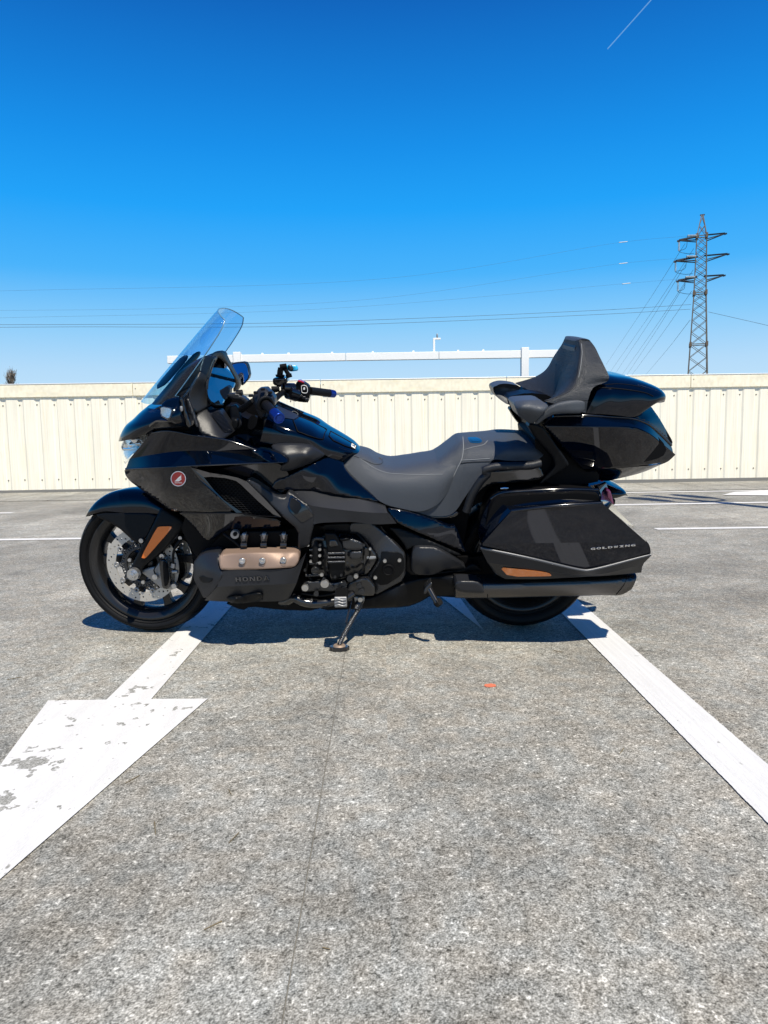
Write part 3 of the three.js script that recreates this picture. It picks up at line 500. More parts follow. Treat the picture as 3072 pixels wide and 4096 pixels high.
// ------------------------------------------------------------------ wheels (built round their own axle, then placed)
function tyreGeo(R, hw, rimR, seg = 480) {
  const prof = []; const N = 26; for (let k = 0; k <= N; k++) { const a = -Math.PI * .80 + k / N * Math.PI * 1.6; // round carcass
    const sw = R - rimR, cr = R - sw * .52; prof.push([hw * Math.sin(a) * (Math.abs(a) > 1.57 ? .96 : 1), cr + sw * .52 * Math.cos(a)]); }
  prof[0][1] = prof[N][1] = rimR - .004; prof[0][0] = -hw * .80; prof[N][0] = hw * .80;
  const pos = [], uv = [], idx = [];
  for (let j = 0; j <= seg; j++) { const t = j / seg * Math.PI * 2; prof.forEach(([z, r], k) => { const w = z / hw; let rr = r; if (r > R - (R - rimR) * .55 && Math.abs(w) > .12 && Math.abs(w) < .93) { const ph = (t * 22 / (Math.PI * 2) + Math.abs(w) * .9) % 1; if (ph < .11) rr -= .008; } pos.push(Math.cos(t) * rr, Math.sin(t) * rr, z); uv.push(t * R * .5, k / N); }); }
  for (let j = 0; j < seg; j++) for (let k = 0; k < N; k++) { const a = j * (N + 1) + k, b = a + N + 1; idx.push(a, b, a + 1, a + 1, b, b + 1); }
  const g = new THREE.BufferGeometry(); g.setIndex(idx); g.setAttribute('position', new THREE.Float32BufferAttribute(pos, 3)); g.setAttribute('uv', new THREE.Float32BufferAttribute(uv, 2)); g.computeVertexNormals(); return g;
}
const lathe = (pts, seg = 72) => new THREE.LatheGeometry(pts.map(p => new THREE.Vector2(p[0], p[1])), seg).rotateX(Math.PI / 2);
function wheel(name, R, hw, rimR, at, steer, discs) {
  const w = new THREE.Group(); w.name = name; bike.add(w); w.position.copy(at);
  if (steer) w.applyMatrix4(steerM);
  part(w, 'tyre', tyreGeo(R, hw, rimR), M.rubber);
  for (const [r, z] of [[rimR + .016, .90], [rimR + (R - rimR) * .62, .985]]) for (const s of [-1, 1]) part(w, 'sidewall_rib', new THREE.TorusGeometry(r, .0016, 6, 120).translate(0, 0, s * hw * z), M.rubber);
  const f = hw * .84; // rim barrel with flanges
  part(w, 'rim', lathe([[rimR + .004, -f], [rimR + .008, -f + .004], [rimR + .006, -f + .012], [rimR - .012, -f + .016], [rimR - .030, -f * .4], [rimR - .030, f * .4], [rimR - .012, f - .016], [rimR + .006, f - .012], [rimR + .008, f - .004], [rimR + .004, f], [rimR - .006, f], [rimR - .026, f - .012], [rimR - .042, f * .4], [rimR - .042, -f * .4], [rimR - .026, -f + .012], [rimR - .006, -f], [rimR + .004, -f]]), M.rim);
  part(w, 'hub', lathe([[.0, -.065], [.04, -.065], [.045, -.05], [.06, -.03], [.06, .03], [.045, .05], [.04, .065], [0, .065]], 40), M.rim);
  for (let k = 0; k < 5; k++) for (const s of [-1, 1]) { // five pairs of forked spokes
    const a0 = k / 5 * 6.2832 + .35, a1 = a0 + s * .27, p0 = [Math.cos(a0) * .05, Math.sin(a0) * .05], p1 = [Math.cos(a1) * (rimR - .03), Math.sin(a1) * (rimR - .03)];
    const d = [p1[0] - p0[0], p1[1] - p0[1]], L = Math.hypot(...d), n = [-d[1] / L, d[0] / L], sh = new THREE.Shape(), q = (t, o) => [p0[0] + d[0] * t + n[0] * o, p0[1] + d[1] * t + n[1] * o];
    sh.moveTo(...q(0, .020)); sh.quadraticCurveTo(...q(.5, .013), ...q(.8, .014)); sh.quadraticCurveTo(...q(.95, .018), ...q(1.02, .034)); sh.lineTo(...q(1.02, -.034)); sh.quadraticCurveTo(...q(.95, -.018), ...q(.8, -.014)); sh.quadraticCurveTo(...q(.5, -.013), ...q(0, -.020));
    part(w, 'spoke', new THREE.ExtrudeGeometry(sh, { depth: .022, bevelEnabled: true, bevelSize: .004, bevelThickness: .005, bevelSegments: 2, curveSegments: 6 }).translate(0, 0, -.011), M.rim);
  }
  for (const [z, ro, ri] of discs) {
    const sh = new THREE.Shape(); sh.absarc(0, 0, ro, 0, Math.PI * 2); const hole = new THREE.Path(); hole.absarc(0, 0, ri, 0, Math.PI * 2, true); sh.holes.push(hole);
    for (let k = 0; k < 54; k++) { const a = k / 54 * 6.2832, rr = ri + (ro - ri) * [.28, .52, .76][k % 3], h = new THREE.Path(); h.absarc(Math.cos(a) * rr, Math.sin(a) * rr, .0042, 0, Math.PI * 2, true); sh.holes.push(h); }
    part(w, 'brake_disc', new THREE.ExtrudeGeometry(sh, { depth: .005, bevelEnabled: false, curveSegments: 48 }).translate(0, 0, z), M.discSteel);
    const arms = []; const cr = ri - .010;
    for (let k = 0; k < 10; k++) { const a = k / 10 * 6.2832; for (const s of [-1, 1]) arms.push(rodG(V(Math.cos(a + s * .22) * .078, Math.sin(a + s * .22) * .078, z + .002), V(Math.cos(a) * cr, Math.sin(a) * cr, z + .002), .0055, .0045, 8)); }
    part(w, 'disc_carrier', merge([...arms, new THREE.TorusGeometry(.078, .008, 8, 48).translate(0, 0, z)]), M.engineMetal);
    for (let k = 0; k < 10; k++) { const a = k / 10 * 6.2832; const g = new THREE.TorusGeometry(.0085, .0045, 8, 16).translate(Math.cos(a) * (ri - .004), Math.sin(a) * (ri - .004), z + .004); part(w, 'bobbin', g, M.alloy); }
    const ring = []; for (let k = 0; k < 46; k++) { const a = k / 46 * 6.2832; ring.push(new THREE.BoxGeometry(.010, .0055, .004).rotateZ(a).translate(Math.cos(a) * .088, Math.sin(a) * .088, z + .006)); }
    part(w, 'sensor_ring', merge([...ring, new THREE.TorusGeometry(.0815, .0022, 6, 60).translate(0, 0, z + .006), new THREE.TorusGeometry(.0945, .0022, 6, 60).translate(0, 0, z + .006)]), M.engineMetal);
  }
  return w;
}
const FW = fS(598, 2236, 0), RW = fB(2084, 2240, 0); FW.y = .3205; RW.y = .314;
wheel('front_wheel', .3195, .066, .254, FW, true, [[.066, .166, .124], [-.071, .166, .124]]);
wheel('rear_wheel', .3125, .100, .224, RW, false, [[-.08, .158, .118]]);

// ------------------------------------------------------------------ front fender, fork, brake
FR = fS;
put('front_fender', hump(B([112, 318], [150, 258], [205, 192], [290, 135], [400, 106], [510, 100], [630, 118], [740, 180]), B([120, 328, .06], [175, 303, .086], [245, 290, .092], [330, 296, .094], [430, 304, .094], [540, 306, .094], [640, 308, .094], [740, 320, .09]), { p: .62, q: .85 }), M.gloss, { steer: true });
put('fender_stay', panel(B([150, 322], [262, 298], [660, 308], [640, 360], [575, 492], [520, 545], [480, 540], [330, 405]), B([150, 322, .09], [660, 308, .105], [520, 545, .115]), { th: .012, roll: 5 }), M.matte, { steer: true, mirror: true });
// cast fork arm carrying the reflector
const arm = put('fork_arm', panel(B([440, 760], [470, 690], [540, 560], [640, 360], [690, 250], [760, 290], [890, 370], [880, 420], [800, 500], [700, 620], [560, 720], [530, 770], [520, 800], [480, 822], [445, 800]), B([480, 780, .118], [600, 600, .122], [760, 400, .128], [700, 280, .12], [890, 380, .10]), { th: .05, roll: 14 }), M.matte, { steer: true, mirror: true });
FR = fB;
put('fork_reflector', panel(B([655, 420], [680, 412], [772, 410], [770, 430], [575, 655], [555, 668], [526, 660]), 0, { th: .006, roll: 4, surf: lie(arm, .008) }), M.orange, { label: 'orange side reflector on the fork' });
FR = fS;
{
  const p = fS(...B([472, 790, .128])[0]);
  const nut = put('axle_nut', merge([new THREE.CylinderGeometry(.026, .028, .02, 32).rotateX(Math.PI / 2), new THREE.CylinderGeometry(.018, .018, .022, 6).rotateX(Math.PI / 2).translate(0, 0, .016), new THREE.CylinderGeometry(.010, .010, .01, 16).rotateX(Math.PI / 2).translate(0, 0, .03)]).translate(p.x, p.y, p.z + .004), M.steel, { steer: true });
  const cal = put('brake_caliper', panel(B([672, 690], [690, 672], [735, 680], [752, 740], [765, 800], [770, 850], [745, 915], [700, 905], [690, 850], [680, 770]), .118, { th: .07, roll: 8 }), M.engine, { steer: true, mirror: true });
  put('caliper_bracket', panel(B([520, 770], [590, 740], [640, 735], [680, 690], [700, 650], [740, 660], [760, 860], [810, 885], [800, 915], [690, 908], [650, 870], [560, 800]), .096, { th: .02, roll: 5 }), M.alloy, { steer: true, mirror: true });
  put('caliper_fin', panel(B([700, 690], [725, 690], [745, 760], [752, 850], [730, 890], [712, 885]), .124, { th: .02, roll: 4 }), M.dark, { steer: true });
  for (const [u, v, z, r] of [[695, 648, .11, .010], [640, 815, .108, .012], [794, 888, .108, .011], [530, 525, .125, .010], [545, 857, .09, .008], [437, 680, .09, .008], [842, 503, .11, .008]]) { const o = bolt(bike, ...B([u, v])[0], z, r, M.steel); o.applyMatrix4(steerM); }
  const T = (pts, r, m, name) => put(name, tubeG(pts.map(q => fS(...q)), r, 30, 8), m, { steer: true });
  T(B([800, 775, .11], [790, 740, .115], [785, 640, .12], [805, 570, .12], [845, 520, .11], [900, 480, .09], [970, 455, .07]), .006, M.rubber, 'brake_hose');
  T(B([690, 660, .12], [655, 720, .118], [632, 760, .112], [645, 800, .105]), .0028, M.rubber, 'sensor_cable');
  T(B([690, 625, .05], [745, 600, .05], [790, 585, .05]), .008, M.engine, 'hose_joint');
  T(B([790, 705, .116], [785, 740, .116]), .0105, M.alloy, 'hose_ferrule');
  T(B([780, 772, .112], [822, 770, .112]), .0085, M.alloy, 'hose_union');
  put('fork_brace', panel(B([820, 490], [880, 480], [960, 440], [1000, 560], [1010, 700], [960, 620], [900, 540]), .06, { th: .12, roll: 8 }), M.dark, { steer: true });
}
FR = fB;

// ------------------------------------------------------------------ hidden dark structure inside the bodywork
put('frame_spine', panel([...A([640, 1085], [900, 1085], [1250, 1150], [1659, 1230]), ...D([330, 870], [640, 1100], [900, 1250], [1340, 1300], [1560, 1060]), ...E_([480, 1120], [780, 1130], [900, 1180], [900, 1330], [300, 1330]), ...C([1500, 250], [1440, 600], [1000, 640], [760, 700], [600, 830], [120, 800]), ...B([1200, 600], [900, 330], [700, 220], [520, 80], [450, -40])], .125, { th: .25, res: 40, roll: 0, sm: 0 }), M.dark);
put('engine_block', panel([...B([1000, 660], [1200, 440], [1500, 420]), ...C([0, 440], [300, 400], [560, 400], [740, 560], [780, 700], [720, 860], [660, 1000], [300, 1020], [0, 1040]), ...B([1200, 1010], [1040, 990])], .20, { th: .40, res: 30, roll: 0, sm: 0 }), M.dark);
put('radiator', panel(B([880, 340], [1000, 400], [1050, 520], [1180, 450], [1200, 600], [1040, 640], [960, 640], [900, 540], [850, 430]), .16, { th: .32, res: 30, roll: 0, sm: 0 }), M.dark);

// ------------------------------------------------------------------ nose, headlights, fairing
put('front_cowl', hump(A([386, 1100], [404, 1050], [445, 978], [505, 926], [550, 880], [610, 830]), A([612, 1064, .235], [630, 1030, .25], [668, 985, .26], [730, 935, .26], [800, 900, .25], [850, 870, .23]), { p: .8, q: 1.15, m: 18 }), M.gloss);
const lensIn = A([376, 1112, .03], [395, 1098, .045], [612, 1066, .238], [540, 1170, .205], [415, 1295, .115], [364, 1175, .0], [395, 1320, .07]);
put('headlight_housing', panel(A([392, 1112], [595, 1080], [530, 1165], [460, 1222], [412, 1280], [398, 1250], [385, 1180]), lensIn.map(q => [q[0], q[1], q[2] - .035]), { th: .02, roll: 0 }), M.lampShell, { mirror: true });
put('headlight_lens', panel(A([378, 1110], [395, 1099], [612, 1066], [596, 1105], [540, 1172], [470, 1232], [418, 1292], [397, 1318], [376, 1250], [366, 1172]), lensIn, { th: .004, roll: 4 }), M.lens, { mirror: true });
for (const [u, v, z] of [[490, 1118, .125], [520, 1150, .13], [470, 1160, .10]]) { const p = fB(...A([u, v, z])[0]); put('lamp_reflector', new THREE.SphereGeometry(.02, 20, 12).scale(1, .8, .7).translate(p.x, p.y, p.z), M.chrome, { mirror: true }); }
put('lamp_bar', tubeG(A([392, 1190, .045], [440, 1192, .10], [500, 1180, .15]).map(q => fB(...q)), .005, 12, 8), M.chrome, { mirror: true });
// side fairing: overhanging upper face, sky-facing shelf, then the big lower face
put('side_fairing', loft([
  A([612, 1064, .237], [750, 1050, .285], [950, 1085, .305], [1190, 1118, .315], [1430, 1195, .315], [1659, 1268, .30]),
  A([436, 1270, .165], [600, 1240, .235], [800, 1212, .275], [1000, 1205, .295], [1250, 1222, .305], [1560, 1290, .305]),
  A([405, 1352, .165], [600, 1344, .275], [800, 1333, .325], [1050, 1320, .35], [1300, 1310, .355], [1600, 1302, .345])], { nu: 60, nv: 6 }), M.gloss, { mirror: true });
for (const r of [A([612, 1064, .237], [750, 1050, .285], [950, 1085, .305], [1190, 1118, .315], [1430, 1195, .315], [1659, 1268, .30]), A([405, 1352, .165], [600, 1344, .275], [800, 1333, .325], [1050, 1320, .35], [1300, 1310, .355], [1600, 1302, .345])]) put('fairing_edge', tubeG(r.map(q => fB(...q)).map(p => p.add(V(0, 0, -.002))), .0045, 60, 8), M.glossEdge);
put('fairing_tip', panel(A([1480, 1180], [1640, 1225], [1700, 1262], [1712, 1290], [1690, 1303], [1560, 1303], [1500, 1270], [1400, 1205]), A([1480, 1180, .31], [1700, 1262, .30], [1640, 1300, .345], [1500, 1260, .325]), { th: .03, roll: 7 }), M.gloss, { mirror: true });
const lower = put('lower_fairing', panel(B([392, -46], [600, -56], [800, -68], [1000, -80], [960, -40], [985, 30], [1140, 165], [1290, 298], [1050, 298], [820, 292], [760, 280], [640, 195], [520, 110], [440, 50], [404, 5]), B([392, -46, .165], [650, -60, .295], [960, -75, .345], [440, 50, .135], [700, 130, .262], [1000, 100, .325], [760, 280, .205], [1290, 298, .32], [1000, 290, .27], [520, 110, .15], [404, 5, .12]), { th: .03, roll: 5, res: 10 }), M.gloss, { mirror: true });
put('belly_fairing', panel(B([822, 296], [1050, 302], [1290, 302], [1480, 336], [1642, 356], [1642, 428], [1310, 432], [1190, 448], [1110, 515], [1060, 524], [1020, 502], [960, 422], [890, 352]), B([822, 296, .215], [1050, 302, .275], [1290, 302, .315], [1640, 356, .315], [1640, 428, .285], [1190, 448, .255], [1060, 524, .20], [960, 420, .20]), { th: .03, roll: 5 }), M.gloss, { mirror: true });
// slanted air outlet with honeycomb grille
{
  const o = B([925, -62], [1075, -18], [1205, 2], [1300, 22], [1375, 52], [1520, 195], [1650, 338], [1480, 332], [1290, 302], [1140, 165], [990, 32]), inn = B([1030, 18], [1090, 14], [1200, 24], [1285, 46], [1325, 75], [1470, 215], [1600, 328], [1460, 322], [1335, 300], [1235, 245], [1110, 118]);
  const zo = .345, seg = 12, gs = [];
  const fo = o.map(q => fB(q[0], q[1], zo)), fi = inn.map(q => fB(q[0], q[1], zo - .006)), fb = inn.map(q => fB(q[0], q[1], zo - .06)); const pos = [];
  for (let i = 0; i < o.length; i++) { const j = (i + 1) % o.length; for (const [a, b] of [[fo, fi], [fi, fb]]) pos.push(...a[i].toArray(), ...a[j].toArray(), ...b[i].toArray(), ...a[j].toArray(), ...b[j].toArray(), ...b[i].toArray()); }
  const ob = o.map(q => fB(q[0], q[1], zo - .04)); for (let i = 0; i < o.length; i++) { const j = (i + 1) % o.length; pos.push(...fo[i].toArray(), ...ob[i].toArray(), ...fo[j].toArray(), ...fo[j].toArray(), ...ob[i].toArray(), ...ob[j].toArray()); }
  const vent = put('air_outlet', mesh3(pos), M.blackGloss, { mirror: true });
  put('outlet_back', panel(inn, zo - .055, { th: .01, roll: 0, sm: 0, res: 30 }), M.dark, { parent: vent });
  const bars = [], poly = inn, ins = (x, y) => { let s = false; for (let i = 0, j = poly.length - 1; i < poly.length; j = i++) { const a = poly[i], b = poly[j]; if ((a[1] > y) !== (b[1] > y) && x < (b[0] - a[0]) * (y - a[1]) / (b[1] - a[1]) + a[0]) s = !s; } return s; };
  const hs = 9; // hexagon size in measured pixels
  for (let r = 0; r < 24; r++) for (let c = 0; c < 26; c++) { const cx = 810 + c * hs * 1.732 + (r % 2) * hs * .866, cy = 1905 + r * hs * 1.5 * .62; if (!ins(cx, cy)) continue; for (let k = 0; k < 3; k++) { const a = k / 6 * 6.2832 + .5236, b = a + 1.0472; const p = fB(cx + Math.cos(a) * hs, cy + Math.sin(a) * hs * .62, zo - .032), q = fB(cx + Math.cos(b) * hs, cy + Math.sin(b) * hs * .62, zo - .032); bars.push(rodG(p, q, .0016, .0016, 5)); } }
  put('grille', merge(bars), M.matte, { parent: vent });
}
// round wing emblem
{
  const cv = document.createElement('canvas'); cv.width = cv.height = 256; const x = cv.getContext('2d');
  x.fillStyle = '#d8d8dc'; x.fillRect(0, 0, 256, 256); x.fillStyle = '#a3141d'; x.beginPath(); x.arc(128, 128, 114, 0, 7); x.fill();
  x.fillStyle = '#f2efe9'; // five feathers sweeping up to the right
  for (let k = 0; k < 5; k++) { x.beginPath(); const y0 = 168 - k * 15, x0 = 62 + k * 17; x.moveTo(x0, y0); x.quadraticCurveTo(120 + k * 8, y0 - 26 - k * 4, 186 - k * 2, 44 + k * 22); x.quadraticCurveTo(168 - k * 2, 84 + k * 18, 108 + k * 14, y0 + 2); x.closePath(); x.fill(); }
  x.beginPath(); x.moveTo(60, 172); x.quadraticCurveTo(120, 140, 186, 130); x.quadraticCurveTo(160, 164, 130, 172); x.closePath(); x.fill();
  x.font = 'bold 33px serif'; x.textAlign = 'center'; x.fillText('HONDA', 130, 206);
  const tx = new THREE.CanvasTexture(cv); tx.colorSpace = THREE.SRGBColorSpace;
  const surf = lie(lower, .003), c = B([826, 30])[0], R = 30.5, pos = [], uv = [], N = 40;
  const q = (r, a) => surf(c[0] + Math.cos(a) * r, c[1] + Math.sin(a) * r), U = (r, a) => [.5 + Math.cos(a) * r / R / 2, .5 - Math.sin(a) * r / R / 2];
  for (let k = 0; k < N; k++) for (let r = 0; r < 3; r++) { const a = k / N * 6.2832, b = (k + 1) / N * 6.2832, r0 = R * r / 3, r1 = R * (r + 1) / 3; const P = [[r0, a], [r1, b], [r1, a], [r0, a], [r0, b], [r1, b]]; for (const [rr, an] of P) { pos.push(...q(rr, an).toArray()); uv.push(...U(rr, an)); } }
  put('wing_emblem', mesh3(pos, null, uv), new THREE.MeshPhysicalMaterial({ map: tx, roughness: .35, clearcoat: .6, side: THREE.DoubleSide }), { label: 'round red emblem with a white wing and lettering' });
}
// left mirror pod with clear signal lens, deflector fins
const podCtrl = A([690, 845, .36], [790, 780, .33], [838, 775, .33], [860, 930, .36], [905, 1018, .33], [760, 965, .385], [640, 1000, .33]);
put('mirror_pod', panel(A([688, 846], [722, 802], [790, 782], [836, 776], [850, 860], [862, 930], [915, 1022], [872, 1010], [800, 998], [750, 966], [690, 930]), podCtrl, { th: .10, roll: 12 }), M.gloss, { mirror: true });
const sig = put('turn_signal', panel(A([680, 843], [785, 866], [782, 910], [754, 964], [682, 926]), A([680, 843, .378], [785, 866, .398], [754, 964, .402], [682, 926, .382]), { th: .022, roll: 6 }), M.lens, { mirror: true });
put('signal_reflector', panel(A([686, 852], [776, 872], [750, 952], [688, 920]), A([686, 852, .371], [776, 872, .386], [750, 952, .390], [688, 920, .374]), { th: .01, roll: 0 }), M.lampShell, { mirror: true });
for (let k = 0; k < 6; k++) { const a = A([688, 862 + k * 13, .392 - .002 * k], [774 - k * 3, 877 + k * 13, .397])[0], b = A([688, 862 + k * 13], [774 - k * 4, 877 + k * 13])[1]; put('lens_rib', rodG(fB(a[0], a[1], .3795), fB(b[0], b[1], .400), .0022, .0022, 6), M.lens, { parent: sig }); }
put('pod_bracket', panel(A([585, 1020], [600, 990], [655, 958], [750, 966], [800, 998], [870, 1012], [905, 1050], [760, 1045], [690, 1040], [600, 1035]), A([585, 1020, .25], [655, 958, .31], [750, 966, .345], [870, 1012, .31], [905, 1050, .27]), { th: .03, roll: 5 }), M.blackGloss, { mirror: true });
put('pod_edge', panel(A([838, 778], [864, 786], [880, 860], [932, 1005], [905, 1022], [870, 945], [850, 870]), A([838, 778, .345], [932, 1005, .35]), { th: .08, roll: 4 }), M.blackGloss, { mirror: true });
put('fairing_fin', panel(A([890, 790], [912, 792], [988, 1012], [968, 1016], [905, 860]), A([890, 790, .31], [988, 1012, .335]), { th: .012, roll: 3 }), M.satin, { mirror: true });
put('deflector_strip', panel(A([838, 850], [856, 850], [862, 888], [842, 892]), .362, { th: .01, roll: 2 }), M.alloy);
put('air_deflector', panel(A([845, 792], [930, 680], [978, 588], [986, 598], [955, 680], [885, 772], [860, 800]), .30, { th: .004, roll: 2 }), M.clear, { mirror: true });
// far mirror shows its glass to the rider
put('mirror_arm', rodG(fB(...A([1290, 640, -.30])[0]), fB(...A([1330, 600, -.40])[0]), .012), M.matte);
const fm = put('mirror_housing', panel(A([1236, 512], [1262, 504], [1362, 494], [1384, 530], [1398, 618], [1342, 684], [1330, 680], [1275, 620]), A([1236, 512, -.435], [1362, 494, -.44], [1342, 684, -.372]), { th: .05, roll: 6 }), M.matte);
put('mirror_glass', panel(A([1252, 522], [1275, 510], [1355, 502], [1376, 532], [1390, 614], [1342, 674], [1290, 622]), 0, { th: .004, roll: 2, surf: (u, v) => { return fB(u, v, -.405 + (v - 1485) * .00075); } }), M.mirror, { parent: fm });

// ------------------------------------------------------------------ windscreen and cockpit
put('windscreen', (() => { const c = A([562, 786], [700, 618], [850, 440], [1020, 240], [1150, 92], [1176, 66]), s = A([745, 842, .205], [850, 705, .215], [965, 545, .225], [1080, 380, .228], [1170, 235, .218], [1200, 160, .195]); return hump(c, s, { p: .80, q: 1.0, n: 40, m: 20, close: false }); })(), M.clear);
{ // rolled edge of the screen
  const s = A([745, 842, .205], [850, 705, .215], [965, 545, .225], [1080, 380, .228], [1170, 235, .218], [1200, 160, .195]).map(q => fB(...q)), t = fB(...A([1176, 66, 0])[0]);
  const L = new THREE.CatmullRomCurve3(s, false, 'centripetal').getPoints(30), rim = [...L], e = L[30]; for (let k = 1; k <= 24; k++) { const a = Math.PI / 2 - k / 24 * Math.PI; const w = Math.sign(a) * Math.pow(Math.abs(Math.sin(a)), .80), h = Math.pow(Math.abs(Math.cos(a)), 1.0); rim.push(V(e.x + (t.x - e.x) * h, e.y + (t.y - e.y) * h, e.z * w)); }
  for (let k = 29; k >= 0; k--) rim.push(V(L[k].x, L[k].y, -L[k].z));
  put('screen_edge', tubeG(rim, .0024, 160, 6), phys([.10, .22, .32], .15, { side: THREE.DoubleSide }));
}
put('screen_rail', panel(A([653, 712], [656, 672], [830, 470], [878, 440], [898, 452], [884, 490], [722, 678], [668, 708]), A([653, 712, .125], [878, 440, .12]), { th: .02, roll: 5 }), M.matte, { mirror: true });
put('dash_cowl', hump(A([660, 800], [760, 680], [880, 550], [1000, 468], [1100, 425]), A([790, 830, .20], [880, 780, .215], [945, 660, .20], [990, 590, .19], [1045, 470, .16]), { p: .7, q: .8 }), M.matte);
put('cockpit_side', panel(A([1030, 447], [1092, 448], [1122, 466], [1090, 520], [1052, 640], [1040, 700], [1056, 770], [1085, 838], [1060, 858], [962, 915], [915, 840], [902, 775], [948, 645], [985, 602], [1008, 500]), A([1030, 447, .17], [1122, 466, .13], [1040, 700, .20], [1085, 838, .20], [962, 915, .255], [905, 775, .25], [1000, 640, .225]), { th: .05, roll: 9 }), M.satinDark, { mirror: true });
put('meter_hood', panel(A([1085, 450], [1110, 414], [1165, 409], [1192, 432], [1255, 560], [1318, 662], [1302, 722], [1270, 738], [1262, 716], [1285, 645], [1215, 520], [1150, 458], [1118, 468]), A([1085, 450, .15], [1110, 414, .10], [1192, 432, .0], [1318, 662, -.20], [1265, 720, -.16], [1150, 460, .05]), { th: .05, roll: 8 }), M.matte);
const meter = put('meter_screen', panel(A([1112, 482], [1232, 570], [1284, 642], [1258, 718], [1226, 692], [1150, 728], [1188, 800], [1176, 834], [1096, 818], [1064, 772], [1056, 690], [1080, 566]), 0, { th: .03, roll: 0, surf: (() => { const n = V(.86, .5, .08).normalize(), p0 = fB(...A([1060, 700, .185])[0]), a = (u, v) => { const p = fB(u, v, .2), q = fB(u, v, -.2), d = q.clone().sub(p); return p.addScaledVector(d, p0.clone().sub(p).dot(n) / d.dot(n)); }; return a; })() }), M.screen);
put('meter_frame', tubeG(A([1112, 478, .14], [1078, 566, .165], [1054, 690, .19], [1062, 776, .19], [1096, 824, .19], [1178, 840, .075]).map(q => fB(...q)), .006, 40, 8), M.satin);
put('meter_bezel', panel(A([1145, 735], [1215, 685], [1240, 705], [1235, 760], [1200, 800], [1190, 812], [1182, 790], [1165, 760]), A([1145, 735, .10], [1240, 705, .02], [1190, 812, .10]), { th: .05, roll: 6 }), M.matte);
const spk = put('speaker_panel', panel(A([960, 918], [1055, 862], [1090, 884], [1150, 878], [1168, 892], [1272, 1050], [1258, 1066], [1195, 1108], [1170, 1120], [1060, 1085], [1000, 1062], [985, 1015]), A([960, 918, .255], [1090, 884, .205], [1160, 885, .17], [1272, 1050, .19], [1180, 1118, .285], [1000, 1062, .295], [1100, 980, .25]), { th: .06, roll: 9 }), M.satinDark, { mirror: true });
put('speaker_grille', panel(A([1080, 908], [1158, 886], [1262, 1042], [1256, 1056], [1192, 1058]), 0, { th: .004, roll: 3, surf: lie(spk, .004) }), M.matte);
{ const s = lie(spk, .008), gs = []; for (let k = 0; k < 17; k++) { const t = k / 16, a = A([1084 + 108 * t, 912 + 140 * t])[0], b = A([1158 + 98 * t, 893 + 150 * t])[0]; gs.push(rodG(s(...a), s(...b), .0012, .0012, 5)); } put('grille_rib', merge(gs), M.engineMetal); }
put('cockpit_shelf', panel(A([1000, 1062], [1180, 1118], [1330, 1070], [1659, 1110], [1659, 1240], [1300, 1160], [1050, 1100]), A([1000, 1062, .29], [1330, 1070, .10], [1659, 1110, .12], [1659, 1240, .28], [1180, 1130, .29]), { th: .02, roll: 0 }), M.gloss, { mirror: true });
put('cockpit_inner', panel(A([1190, 850], [1260, 850], [1330, 930], [1400, 960], [1560, 960], [1640, 1100], [1330, 1080], [1275, 1055], [1230, 960]), .06, { th: .12, roll: 0, res: 20 }), M.dark);
put('cockpit_wall', panel(A([1080, 860], [1100, 800], [1180, 790], [1230, 765], [1420, 825], [1560, 900], [1659, 960], [1659, 1120], [1200, 1110]), -.10, { th: .05, roll: 0, res: 20 }), M.dark);
put('cockpit_pad', panel(A([1232, 850], [1300, 835], [1340, 990], [1300, 1040], [1250, 1000]), .10, { th: .02, roll: 5 }), M.satin);
put('key_block', panel(A([1255, 960], [1285, 952], [1302, 965], [1300, 1020], [1275, 1045], [1250, 1030]), .16, { th: .04, roll: 6 }), M.matte);
put('dash_switch', merge([rodG(fB(...A([1290, 752, .10])[0]), fB(...A([1340, 748, .10])[0]), .016), rodG(fB(...A([1315, 752, .10])[0]), fB(...A([1315, 722, .10])[0]), .014, .011)]), M.matte);
put('dash_bar', panel(A([1210, 752], [1290, 745], [1370, 790], [1400, 830], [1380, 850], [1330, 800], [1230, 785]), .13, { th: .04, roll: 5 }), M.satin);

